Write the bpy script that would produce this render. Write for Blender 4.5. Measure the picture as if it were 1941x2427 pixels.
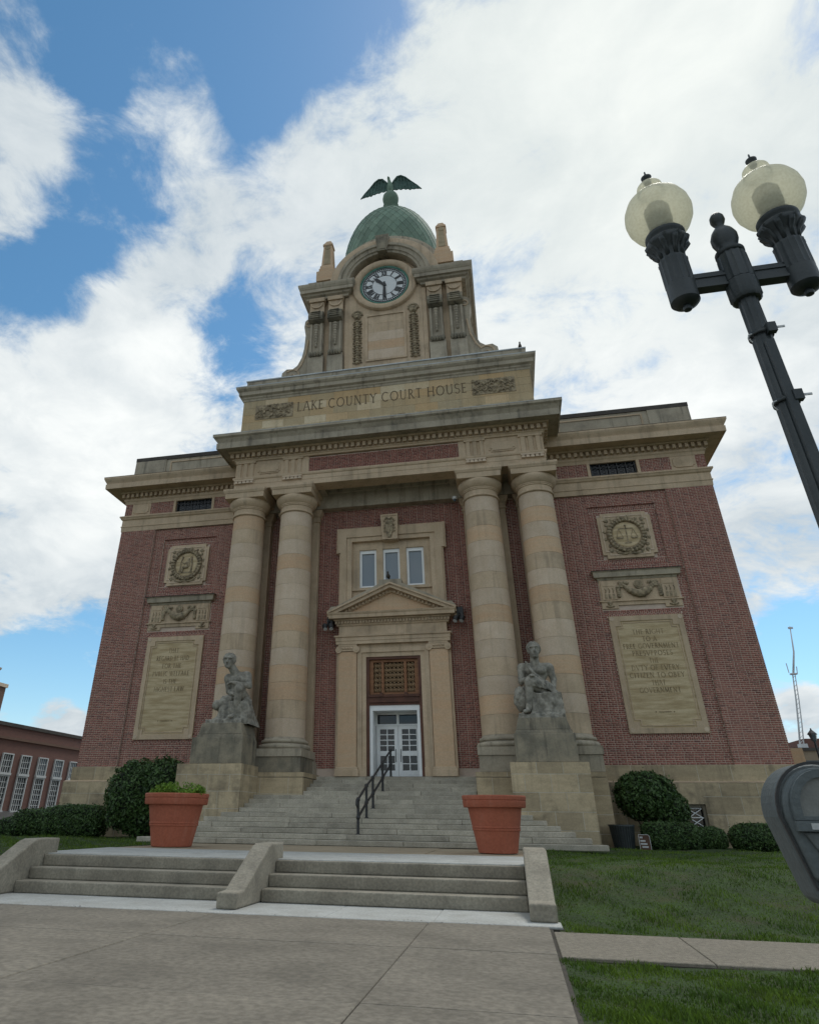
import bpy, math, random
import numpy as np
from mathutils import Vector, Matrix
random.seed(11); rng = np.random.default_rng(11)
PI = math.pi
scene = bpy.context.scene
for o in list(bpy.data.objects): bpy.data.objects.remove(o)
col = scene.collection

# ------------------------------------------------------------------ camera
CAM = (4.362, -28.367, 1.302)
YAW, PITCH, ROLL = math.radians(13.075), math.radians(29.543), math.radians(0.731)
fw = Vector((-math.sin(YAW)*math.cos(PITCH), math.cos(YAW)*math.cos(PITCH), math.sin(PITCH)))
rt = Vector((math.cos(YAW), math.sin(YAW), 0)); up = rt.cross(fw)
r2 = rt*math.cos(ROLL)+up*math.sin(ROLL); u2 = -rt*math.sin(ROLL)+up*math.cos(ROLL)
cam = bpy.data.cameras.new('camera'); camo = bpy.data.objects.new('camera', cam); col.objects.link(camo)
camo.matrix_world = Matrix(((r2.x,u2.x,-fw.x,CAM[0]),(r2.y,u2.y,-fw.y,CAM[1]),(r2.z,u2.z,-fw.z,CAM[2]),(0,0,0,1)))
cam.sensor_fit = 'VERTICAL'; cam.sensor_height = 24.0; cam.lens = 24.0*1562.8/2427
cam.shift_x = 150.7/2427; cam.shift_y = -159.5/2427
cam.clip_start = 0.05; cam.clip_end = 3000
scene.camera = camo

# ------------------------------------------------------------------ sky and sun
SUN_AZ, SUN_EL = math.radians(27.0), math.radians(58.0)      # azimuth from +Y towards +X
sun_dir = Vector((math.sin(SUN_AZ)*math.cos(SUN_EL), math.cos(SUN_AZ)*math.cos(SUN_EL), math.sin(SUN_EL)))
world = bpy.data.worlds.new('World'); scene.world = world; world.use_nodes = True
nt = world.node_tree; nt.nodes.clear()
def wn(t, **kw):
    n = nt.nodes.new(t)
    for k, v in kw.items(): setattr(n, k, v)
    return n
def L(a, b): nt.links.new(a, b)
def wmath(op, a, b=None, c=None, clamp=False):
    n = wn('ShaderNodeMath', operation=op, use_clamp=clamp)
    for i, x in enumerate((a, b, c)):
        if x is None: continue
        if isinstance(x, (int, float)): n.inputs[i].default_value = x
        else: L(x, n.inputs[i])
    return n.outputs[0]
def wvec(op, a, b=None, out=0):
    n = wn('ShaderNodeVectorMath', operation=op)
    for i, x in enumerate((a, b)):
        if x is None: continue
        if isinstance(x, tuple): n.inputs[i].default_value = x
        else: L(x, n.inputs[i])
    return n.outputs[out]
def wramp(v, a, b):                                   # smoothstep a..b
    n = wn('ShaderNodeMapRange', interpolation_type='SMOOTHSTEP'); L(v, n.inputs[0])
    n.inputs[1].default_value = a; n.inputs[2].default_value = b
    return n.outputs[0]
def wmix(f, a, b):
    n = wn('ShaderNodeMix', data_type='RGBA')
    if isinstance(f, float): n.inputs[0].default_value = f
    else: L(f, n.inputs[0])
    for i, x in ((6, a), (7, b)):
        if isinstance(x, tuple): n.inputs[i].default_value = (*x, 1)
        else: L(x, n.inputs[i])
    return n.outputs[2]
SKY_STRENGTH = 0.10
sky = wn('ShaderNodeTexSky', sky_type='NISHITA'); sky.sun_disc = False
sky.sun_elevation = SUN_EL; sky.sun_rotation = SUN_AZ; sky.air_density = 1.0; sky.dust_density = 0.25; sky.ozone_density = 3.0
hs = wn('ShaderNodeHueSaturation'); hs.inputs['Saturation'].default_value = 1.15; hs.inputs['Value'].default_value = 1.0; hs.inputs['Hue'].default_value = 0.485; L(sky.outputs[0], hs.inputs['Color'])
tc = wn('ShaderNodeTexCoord'); d = tc.outputs['Generated']
sep = wn('ShaderNodeSeparateXYZ'); L(d, sep.inputs[0])
zc = wmath('ADD', wmath('MAXIMUM', sep.outputs[2], 0.0), 0.32)      # a cloud deck overhead, foreshortened to the horizon
comb = wn('ShaderNodeCombineXYZ')
L(wmath('DIVIDE', sep.outputs[0], zc), comb.inputs[0]); L(wmath('DIVIDE', sep.outputs[1], zc), comb.inputs[1])
L(wmath('MULTIPLY', sep.outputs[2], 0.9), comb.inputs[2]); pc = comb.outputs[0]
def wnoise(v, scale, detail, rough, dist=0.0, lac=2.0, off=(0,0,0)):
    n = wn('ShaderNodeTexNoise'); n.inputs['Scale'].default_value = scale; n.inputs['Detail'].default_value = detail
    n.inputs['Roughness'].default_value = rough; n.inputs['Distortion'].default_value = dist; n.inputs['Lacunarity'].default_value = lac
    L(wvec('ADD', v, off), n.inputs['Vector']); return n
warp = wnoise(pc, 3.0, 2, 0.6, off=(3.1, 1.7, 0.4))
wv = wvec('SCALE', wvec('SUBTRACT', warp.outputs['Color'], (0.5, 0.5, 0.5))); wv.node.inputs[3].default_value = 0.2
pw = wvec('ADD', pc, wv)
n1 = wnoise(pw, 3.6, 9, 0.66, off=(0.35, 4.2, 1.3)).outputs['Fac']
n2 = wnoise(pw, 2.1, 4, 0.55, off=(7.3, 2.2, 5.1)).outputs['Fac']
# the big cloud bank and the gaps of blue between, each by its bearing in the sky (x east, y north, z up)
BANKS = [  # direction, cosine of its half width, weight
    ((-0.332, 0.374, 0.866), 0.96961, -0.52), ((-0.127, 0.442, 0.888), 0.99346, -0.38), ((-0.238, 0.489, 0.839), 0.99714, -0.4), ((-0.463, 0.524, 0.715), 0.99292, -0.44),
    ((-0.535, 0.563, 0.63), 0.99581, -0.4), ((-0.295, 0.675, 0.676), 0.9972, -0.22), ((-0.332, 0.727, 0.601), 0.9975, -0.27), ((-0.438, 0.413, 0.799), 0.99798, -0.3),
    ((-0.574, 0.804, 0.156), 0.99347, -0.65), ((0.357, 0.916, 0.182), 0.99702, -0.55), ((-0.074, 0.555, 0.828), 0.999, -0.19), ((0.337, 0.818, 0.466), 0.99936, -0.21),
    ((-0.334, 0.468, 0.818), 0.99572, 0.34), ((-0.354, 0.555, 0.753), 0.99644, 0.22), ((-0.50, 0.415, 0.76), 0.9978, 0.26), ((-0.505, 0.455, 0.734), 0.9990, 0.16),
    ((-0.429, 0.641, 0.636), 0.99187, 0.22), ((0.183, 0.663, 0.726), 0.92486, 0.34), ((-0.559, 0.683, 0.47), 0.97663, 0.34), ((0.378, 0.817, 0.436), 0.98347, 0.26),
    ((0.326, 0.728, 0.604), 0.98732, 0.14), ((-0.569, 0.816, 0.105), 0.99918, 0.67), ((-0.542, 0.835, 0.098), 0.99939, 0.52), ((0.349, 0.929, 0.125), 0.9994, 0.42),
    ((-0.146, 0.582, 0.8), 0.99302, 0.17), ((-0.609, 0.74, 0.286), 0.98707, 0.12)]
bias = None
for (dx, dy, dz), cw, w in BANKS:
    l = math.sqrt(dx*dx+dy*dy+dz*dz)
    t = wvec('DOT_PRODUCT', d, (dx/l, dy/l, dz/l), out=1)
    n = wn('ShaderNodeMapRange', interpolation_type='SMOOTHSTEP'); L(t, n.inputs[0]); n.inputs[1].default_value = cw; n.inputs[2].default_value = 1.0; n.inputs[4].default_value = w; f = n.outputs[0]
    bias = f if bias is None else wmath('ADD', bias, f)
dens = wmath('ADD', wmath('MULTIPLY_ADD', n1, 2.6, -0.57), bias)
cover = wramp(dens, 0.36, 0.92)
st = wvec('DOT_PRODUCT', d, tuple(sun_dir), out=1)
glow = wramp(st, 0.86, 1.0)
CL = 1/SKY_STRENGTH
thick = wmath('ADD', wmath('MULTIPLY', wramp(n2, 0.38, 0.66), 0.6), wmath('MULTIPLY', wramp(n1, 0.38, 0.70), 0.4))
dark = tuple(CL*x for x in (0.39, 0.445, 0.485)); lite = tuple(CL*x for x in (0.72, 0.74, 0.73)); hot = tuple(CL*x for x in (0.72, 0.745, 0.69))
ccol = wmix(thick, dark, lite)
ccol = wmix(wmath('MULTIPLY', glow, 0.45), ccol, hot)
skyc = wmix(cover, hs.outputs[0], ccol)
bg = wn('ShaderNodeBackground'); bg.inputs[1].default_value = SKY_STRENGTH; L(skyc, bg.inputs[0])
wo = wn('ShaderNodeOutputWorld'); L(bg.outputs[0], wo.inputs[0])
sl = bpy.data.lights.new('sun', 'SUN'); sl.energy = 1.25; sl.angle = math.radians(14); sl.color = (1.0, 0.965, 0.90)
so = bpy.data.objects.new('sun', sl); col.objects.link(so)
so.rotation_euler = sun_dir.to_track_quat('Z', 'Y').to_euler(); so.location = (10, 10, 60)
scene.view_settings.view_transform = 'Standard'; scene.view_settings.look = 'None'
scene.view_settings.exposure = 0.48; scene.view_settings.gamma = 1.0; scene.view_settings.use_curve_mapping = False
scene.render.engine = 'CYCLES'; world.cycles.sampling_method = 'MANUAL'; world.cycles.sample_map_resolution = 512
scene.cycles.max_bounces = 6; scene.cycles.diffuse_bounces = 3; scene.cycles.transparent_max_bounces = 8

# ------------------------------------------------------------------ materials
MATS = {}
def mat(name, c1, c2=None, scale=3.0, rough=0.8, streak=0.0, bump=0.15, bscale=40.0, objvar=0.0, island=0.0, metallic=0.0,
        fine=0.06, stainc=None, stain=0.0, stscale=0.8, spec=0.3, ramp=None, transl=0.0, stretch=None, streakc=None):
    if name in MATS: return MATS[name]
    m = bpy.data.materials.new(name); m.use_nodes = True; t = m.node_tree; nn = t.nodes; lk = t.links.new
    b = nn['Principled BSDF']; geo = nn.new('ShaderNodeNewGeometry'); pos = geo.outputs['Position']
    oi = nn.new('ShaderNodeObjectInfo')
    def noise(v, s, det=5, ro=0.55, vec=None):
        n = nn.new('ShaderNodeTexNoise'); n.inputs['Scale'].default_value = s; n.inputs['Detail'].default_value = det; n.inputs['Roughness'].default_value = ro
        if vec:
            mp = nn.new('ShaderNodeVectorMath'); mp.operation = 'MULTIPLY'; mp.inputs[1].default_value = vec; lk(v, mp.inputs[0]); v = mp.outputs[0]
        lk(v, n.inputs['Vector']); return n.outputs['Fac']
    def rng_(v, a, b_, c=0.0, dd=1.0):
        n = nn.new('ShaderNodeMapRange'); n.interpolation_type = 'SMOOTHSTEP'; lk(v, n.inputs[0])
        for i, x in enumerate((a, b_, c, dd)): n.inputs[i+1].default_value = x
        return n.outputs[0]
    def mx(f, a, b_, blend='MIX'):
        n = nn.new('ShaderNodeMix'); n.data_type = 'RGBA'; n.blend_type = blend
        if isinstance(f, (int, float)): n.inputs[0].default_value = f
        else: lk(f, n.inputs[0])
        for i, x in ((6, a), (7, b_)):
            if isinstance(x, tuple): n.inputs[i].default_value = (*x, 1)
            else: lk(x, n.inputs[i])
        return n.outputs[2]
    def mul(v, s): 
        n = nn.new('ShaderNodeMath'); n.operation = 'MULTIPLY'; lk(v, n.inputs[0]); n.inputs[1].default_value = s; return n.outputs[0]
    c2 = c2 or tuple(x*0.8 for x in c1)
    rnd = nn.new('ShaderNodeMath'); rnd.operation = 'ADD'; lk(oi.outputs['Random'], rnd.inputs[0]); lk(geo.outputs['Random Per Island'], rnd.inputs[1])
    fr = nn.new('ShaderNodeMath'); fr.operation = 'FRACT'; lk(rnd.outputs[0], fr.inputs[0]); rn = fr.outputs[0]
    if ramp:
        cr = nn.new('ShaderNodeValToRGB'); lk(rn, cr.inputs[0]); e = cr.color_ramp.elements
        while len(e) < len(ramp): e.new(0.5)
        for i, (p, cc) in enumerate(ramp): e[i].position = p; e[i].color = (*cc, 1)
        c = mx(rng_(noise(pos, scale), 0.3, 0.7, 0, 0.35), cr.outputs[0], c2)
    else:
        c = mx(rng_(noise(pos, scale, 6, 0.6, stretch), 0.32, 0.68), c1, c2)
    if fine:
        fn = rng_(noise(pos, scale*14, 3, 0.6), 0.3, 0.7, 1-fine*1.6, 1+fine)
        hv = nn.new('ShaderNodeHueSaturation'); lk(fn, hv.inputs['Value']); lk(c, hv.inputs['Color']); c = hv.outputs[0]
    if objvar or island:
        hv = nn.new('ShaderNodeHueSaturation'); lk(rng_(rn, 0, 1, 1-(objvar+island), 1+(objvar+island)), hv.inputs['Value']); lk(c, hv.inputs['Color'])
        c = hv.outputs[0]
    if stain:
        c = mx(mul(rng_(noise(pos, stscale, 8, 0.65), 0.48, 0.72), stain), c, stainc or (0.05, 0.048, 0.042))
    if streak:
        c = mx(mul(rng_(noise(pos, 1.0, 6, 0.6, (4.5, 4.5, 0.32)), 0.50, 0.72), streak), c, streakc or (0.055, 0.052, 0.045))
    lk(c, b.inputs['Base Color']); b.inputs['Roughness'].default_value = rough; b.inputs['Metallic'].default_value = metallic
    b.inputs['Specular IOR Level'].default_value = spec
    if bump:
        bp = nn.new('ShaderNodeBump'); bp.inputs['Strength'].default_value = bump; bp.inputs['Distance'].default_value = 0.02
        lk(noise(pos, bscale, 4, 0.6), bp.inputs['Height']); lk(bp.outputs[0], b.inputs['Normal'])
    if transl:
        tr = nn.new('ShaderNodeBsdfTranslucent'); lk(c, tr.inputs[0]); ms = nn.new('ShaderNodeMixShader'); ms.inputs[0].default_value = transl
        lk(b.outputs[0], ms.inputs[1]); lk(tr.outputs[0], ms.inputs[2]); lk(ms.outputs[0], nn['Material Output'].inputs[0])
    MATS[name] = m; return m
BUFF = (0.57, 0.44, 0.305); BUFF2 = (0.50, 0.38, 0.255)
stone = mat('sandstone_buff', BUFF, BUFF2, 1.6, 0.85, streak=0.28, bump=0.2, objvar=0.05, stain=0.25, stscale=0.7)
stone_pale = mat('sandstone_pale', (0.60, 0.48, 0.36), (0.545, 0.425, 0.305), 1.8, 0.85, streak=0.12, bump=0.2, objvar=0.06)
stone_tan = mat('sandstone_tan', (0.57, 0.385, 0.24), (0.56, 0.41, 0.27), 1.4, 0.85, streak=0.10, bump=0.2, objvar=0.05, stretch=(0.6, 0.6, 4))
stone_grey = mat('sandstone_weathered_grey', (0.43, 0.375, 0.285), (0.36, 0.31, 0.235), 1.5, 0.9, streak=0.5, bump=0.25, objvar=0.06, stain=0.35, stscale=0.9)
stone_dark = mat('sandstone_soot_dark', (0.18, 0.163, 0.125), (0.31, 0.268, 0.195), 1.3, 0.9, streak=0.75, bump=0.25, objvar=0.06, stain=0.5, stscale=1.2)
stone_base = mat('sandstone_base_block', (0.48, 0.385, 0.25), (0.39, 0.31, 0.20), 1.5, 0.88, streak=0.35, bump=0.3, objvar=0.16, stain=0.55, stscale=1.5, stretch=(0.7, 0.7, 3.0), stainc=(0.10, 0.085, 0.06))
stone_carved = mat('sandstone_carved', (0.44, 0.355, 0.235), (0.20, 0.16, 0.105), 7.0, 0.9, streak=0.3, bump=0.3, stain=0.35, stscale=2.5)  # dark mottle for soot and for painted shade between the carved forms
plaque_stone = mat('plaque_veined_stone', (0.60, 0.485, 0.31), (0.40, 0.30, 0.165), 2.0, 0.75, bump=0.12, stretch=(0.5, 1.0, 3.6), fine=0.05, stain=0.2, stscale=1.2, stainc=(0.33, 0.24, 0.12))
ashlar_tan = mat('attic_ashlar', (0.45, 0.345, 0.205), (0.40, 0.28, 0.145), 1.2, 0.85, streak=0.15, objvar=0.16, bump=0.2,
    ramp=[(0.0, (0.55, 0.45, 0.29)), (0.4, (0.51, 0.385, 0.225)), (0.7, (0.50, 0.34, 0.18)), (1.0, (0.56, 0.475, 0.33))])
letter_shade = mat('letter_cut_shade', (0.13, 0.10, 0.065), (0.17, 0.13, 0.08), 6, 0.95, bump=0)  # dark colour stands in for the shade inside cut letters
letter_shade_worn = mat('letter_cut_shade_worn', (0.16, 0.12, 0.07), (0.30, 0.23, 0.13), 3.0, 0.95, bump=0)  # weathered letters, shade of the cuts painted into the colour
brick_m = mat('brick_red', (0.26, 0.10, 0.075), (0.28, 0.13, 0.105), 0.9, 0.9, bump=0.3, bscale=70, streak=0.22, streakc=(0.13, 0.07, 0.06),
    ramp=[(0.0, (0.25, 0.105, 0.085)), (0.3, (0.34, 0.145, 0.112)), (0.6, (0.40, 0.175, 0.135)), (0.85, (0.30, 0.125, 0.10)), (1.0, (0.19, 0.09, 0.08))])
mortar = mat('mortar_pale', (0.62, 0.50, 0.41), (0.54, 0.43, 0.35), 3, 0.95, bump=0.3, stain=0.25)
mortar_stone = mat('mortar_white', (0.58, 0.54, 0.45), (0.48, 0.44, 0.35), 3, 0.95, bump=0.2)
copper = mat('copper_verdigris', (0.195, 0.275, 0.205), (0.15, 0.22, 0.165), 1.2, 0.75, streak=0.25, bump=0.2, island=0.16, objvar=0.0, stain=0.3, stainc=(0.06, 0.10, 0.075), stscale=0.9)
copper_dark = mat('copper_verdigris_dark', (0.06, 0.15, 0.115), (0.10, 0.24, 0.185), 3.0, 0.7, streak=0.4, bump=0.2, streakc=(0.02, 0.035, 0.03))
bronze = mat('bronze_dark_green', (0.045, 0.085, 0.07), (0.07, 0.14, 0.115), 3.0, 0.6, bump=0.2)
roof_dark = mat('dark_metal_coping', (0.05, 0.042, 0.036), (0.075, 0.065, 0.055), 2.0, 0.7)
flash_pale = mat('pale_lead_flashing', (0.55, 0.57, 0.57), (0.42, 0.45, 0.46), 1.5, 0.5, stain=0.3)
granite = mat('granite_step', (0.44, 0.40, 0.325), (0.35, 0.32, 0.255), 2.4, 0.8, streak=0.10, bump=0.2, objvar=0.12, stain=0.25, stscale=1.5, fine=0.12)
concrete = mat('concrete_weathered', (0.315, 0.285, 0.225), (0.235, 0.21, 0.165), 1.7, 0.9, bump=0.3, bscale=60, stain=0.45, stscale=1.6, stainc=(0.15, 0.138, 0.11), fine=0.12, streak=0.12)
concrete_new = mat('concrete_new_pale', (0.43, 0.435, 0.41), (0.36, 0.36, 0.335), 1.8, 0.85, bump=0.2, bscale=80, stain=0.4, stscale=1.6, stainc=(0.27, 0.26, 0.225), fine=0.1)
pave = mat('sidewalk_concrete', (0.20, 0.178, 0.142), (0.155, 0.138, 0.11), 0.9, 0.88, bump=0.25, bscale=90, stain=0.5, stscale=0.9, stainc=(0.115, 0.103, 0.082), fine=0.16, objvar=0.05)
pave_tan = mat('landing_tan_concrete', (0.36, 0.29, 0.20), (0.31, 0.25, 0.17), 1.3, 0.9, stain=0.3, stscale=1.0, stainc=(0.2, 0.17, 0.12))
path_m = mat('gritty_path_concrete', (0.27, 0.24, 0.19), (0.19, 0.168, 0.13), 14.0, 0.95, bump=0.6, bscale=110, fine=0.3, stain=0.2)
joint_m = mat('joint_dirt', (0.07, 0.062, 0.05), (0.05, 0.045, 0.036), 4, 0.95)
terracotta = mat('terracotta_plastic', (0.385, 0.12, 0.07), (0.35, 0.105, 0.06), 1.5, 0.7, bump=0.12, stain=0.35, stscale=2.2, stainc=(0.30, 0.095, 0.055), spec=0.25, streak=0.22, streakc=(0.47, 0.24, 0.17), fine=0.08)
soil = mat('potting_soil', (0.05, 0.035, 0.025), (0.03, 0.022, 0.016), 10, 0.95)
iron = mat('black_iron', (0.018, 0.019, 0.021), (0.03, 0.03, 0.03), 8, 0.5, bump=0.1, spec=0.5)
lamp_iron = mat('lamp_dark_green_paint', (0.022, 0.03, 0.032), (0.035, 0.043, 0.045), 6, 0.48, bump=0.12, spec=0.5, stain=0.2, stainc=(0.05, 0.055, 0.055), stscale=6)
white_paint = mat('white_paint', (0.86, 0.87, 0.86), (0.80, 0.81, 0.80), 2, 0.45, bump=0.03, fine=0.02)
grey_paint = mat('grey_door_paint', (0.55, 0.56, 0.55), (0.5, 0.51, 0.5), 2, 0.5)
wood = mat('varnished_wood', (0.28, 0.13, 0.058), (0.20, 0.088, 0.038), 2.0, 0.5, bump=0.08, stretch=(1, 1, 9))
wood_dark = mat('dark_red_wood', (0.125, 0.05, 0.03), (0.08, 0.034, 0.021), 2.0, 0.5, bump=0.08)
lattice_m = mat('carved_grille_tan', (0.36, 0.24, 0.135), (0.28, 0.18, 0.10), 5, 0.7)
statue_m = mat('statue_weathered_limestone', (0.37, 0.345, 0.29), (0.20, 0.185, 0.152), 5.5, 0.9, streak=0.55, bump=0.35, bscale=50, stain=0.5, stscale=3.2, stainc=(0.10, 0.10, 0.088), streakc=(0.075, 0.075, 0.068))
leaf_dark = mat('yew_leaf', (0.042, 0.085, 0.024), (0.07, 0.122, 0.034), 3.5, 0.5, bump=0, island=0.5, transl=0.15, spec=0.35)
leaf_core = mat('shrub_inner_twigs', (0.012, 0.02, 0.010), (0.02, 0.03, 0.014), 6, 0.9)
leaf_lime = mat('planter_leaf_lime', (0.21, 0.33, 0.04), (0.13, 0.23, 0.035), 4, 0.6, bump=0, island=0.3, transl=0.3)
twig = mat('shrub_stem_bark', (0.055, 0.042, 0.03), None, 8, 0.9)
grass_m = mat('grass_blade', (0.105, 0.17, 0.016), (0.055, 0.105, 0.014), 0.9, 0.7, bump=0, island=0.4, transl=0.25, fine=0.0, stain=0.3, stscale=1.7, stainc=(0.12, 0.14, 0.03))
turf_m = mat('lawn_turf', (0.035, 0.065, 0.014), (0.026, 0.045, 0.012), 1.8, 0.95, bump=0.5, bscale=60, stain=0.6, stscale=1.3, stainc=(0.06, 0.045, 0.025), fine=0.3)
ground_m = mat('far_ground', (0.06, 0.065, 0.05), (0.05, 0.05, 0.045), 0.1, 0.95)
far_brick = None
meter_m = mat('meter_grey_paint', (0.075, 0.09, 0.092), (0.10, 0.118, 0.12), 5, 0.55, bump=0.15, bscale=60, stain=0.35, stainc=(0.075, 0.085, 0.085), stscale=9, metallic=0.0, spec=0.5)
meter_light = mat('meter_worn_grey_plate', (0.13, 0.145, 0.145), (0.09, 0.10, 0.10), 14, 0.6, bump=0.15, stain=0.5, stscale=22, stainc=(0.05, 0.05, 0.048))
rust = mat('worn_rusty_metal', (0.06, 0.04, 0.03), (0.04, 0.035, 0.03), 12, 0.8, stain=0.4)
sticker = mat('faded_white_sticker', (0.5, 0.51, 0.5), (0.42, 0.43, 0.42), 8, 0.6)
window_lens = mat('meter_cloudy_window', (0.19, 0.195, 0.18), (0.14, 0.145, 0.135), 14, 0.35, bump=0.05, spec=0.5)
tan_wall = mat('far_tan_wall', (0.30, 0.235, 0.16), (0.26, 0.2, 0.14), 1, 0.9)
greyroof = mat('far_grey_roof', (0.16, 0.165, 0.165), (0.13, 0.135, 0.135), 1, 0.8)
mast_m = mat('mast_galvanised', (0.62, 0.63, 0.63), (0.55, 0.56, 0.56), 3, 0.5)
brown_sign = mat('brown_sign', (0.10, 0.055, 0.035), (0.085, 0.045, 0.03), 3, 0.7)
def glass(name, c=(0.02, 0.028, 0.035), rough=0.06):
    m = bpy.data.materials.new(name); m.use_nodes = True; b = m.node_tree.nodes['Principled BSDF']
    b.inputs['Base Color'].default_value = (*c, 1); b.inputs['Roughness'].default_value = rough; b.inputs['Specular IOR Level'].default_value = 0.5
    n = m.node_tree.nodes.new('ShaderNodeTexNoise'); n.inputs['Scale'].default_value = 1.2; bp = m.node_tree.nodes.new('ShaderNodeBump'); bp.inputs['Strength'].default_value = 0.05
    m.node_tree.links.new(n.outputs['Fac'], bp.inputs['Height']); m.node_tree.links.new(bp.outputs[0], b.inputs['Normal'])
    return m
pane_m = glass('window_glass_dark', (0.008, 0.011, 0.015)); pane_blue = glass('window_glass_sky_reflection', (0.20, 0.235, 0.265)); pane_far = glass('far_glass', (0.10, 0.13, 0.16), 0.15)  # pane_blue has the sky's pale reflection painted into its colour
dial_m = mat('clock_dial_white', (0.72, 0.74, 0.74), (0.66, 0.68, 0.69), 1.5, 0.4, bump=0)
def brick_tex(name, c1, c2, mort, sx):
    m = bpy.data.materials.new(name); m.use_nodes = True; t = m.node_tree; b = t.nodes['Principled BSDF']; g = t.nodes.new('ShaderNodeNewGeometry')
    s = t.nodes.new('ShaderNodeSeparateXYZ'); cb = t.nodes.new('ShaderNodeCombineXYZ'); ad = t.nodes.new('ShaderNodeMath'); t.links.new(g.outputs['Position'], s.inputs[0])
    t.links.new(s.outputs[0], ad.inputs[0]); t.links.new(s.outputs[1], ad.inputs[1]); t.links.new(ad.outputs[0], cb.inputs[0]); t.links.new(s.outputs[2], cb.inputs[1])
    br = t.nodes.new('ShaderNodeTexBrick'); t.links.new(cb.outputs[0], br.inputs['Vector']); br.inputs['Scale'].default_value = sx
    br.inputs['Color1'].default_value = (*c1, 1); br.inputs['Color2'].default_value = (*c2, 1); br.inputs['Mortar'].default_value = (*mort, 1); br.inputs['Mortar Size'].default_value = 0.012
    br.inputs['Brick Width'].default_value = 0.22; br.inputs['Row Height'].default_value = 0.075
    t.links.new(br.outputs[0], b.inputs['Base Color']); b.inputs['Roughness'].default_value = 0.9; return m
far_brick = brick_tex('far_brick', (0.17, 0.07, 0.052), (0.13, 0.055, 0.045), (0.16, 0.10, 0.08), 1.0)
far_brick2 = brick_tex('far_brick_brown', (0.15, 0.075, 0.05), (0.12, 0.06, 0.042), (0.16, 0.11, 0.08), 1.0)
def globe_mat():
    m = bpy.data.materials.new('frosted_globe'); m.use_nodes = True; t = m.node_tree; nn = t.nodes; b = nn['Principled BSDF']
    g = nn.new('ShaderNodeNewGeometry'); n = nn.new('ShaderNodeTexNoise'); n.inputs['Scale'].default_value = 60; n.inputs['Detail'].default_value = 3; t.links.new(g.outputs['Position'], n.inputs['Vector'])
    cr = nn.new('ShaderNodeValToRGB'); t.links.new(n.outputs['Fac'], cr.inputs[0]); e = cr.color_ramp.elements
    e[0].position = 0.35; e[0].color = (0.74, 0.715, 0.59, 1); e[1].position = 0.62; e[1].color = (0.84, 0.825, 0.71, 1)
    t.links.new(cr.outputs[0], b.inputs['Base Color']); b.inputs['Roughness'].default_value = 0.28; b.inputs['Specular IOR Level'].default_value = 0.4
    tr = nn.new('ShaderNodeBsdfTranslucent'); t.links.new(cr.outputs[0], tr.inputs[0]); tp = nn.new('ShaderNodeBsdfTransparent'); tp.inputs[0].default_value = (0.88, 0.86, 0.74, 1)
    m1 = nn.new('ShaderNodeMixShader'); m1.inputs[0].default_value = 0.70; t.links.new(b.outputs[0], m1.inputs[1]); t.links.new(tr.outputs[0], m1.inputs[2])
    m2 = nn.new('ShaderNodeMixShader'); m2.inputs[0].default_value = 0.36; t.links.new(m1.outputs[0], m2.inputs[1]); t.links.new(tp.outputs[0], m2.inputs[2])
    t.links.new(m2.outputs[0], nn['Material Output'].inputs[0]); return m
globe_m = globe_mat()

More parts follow.
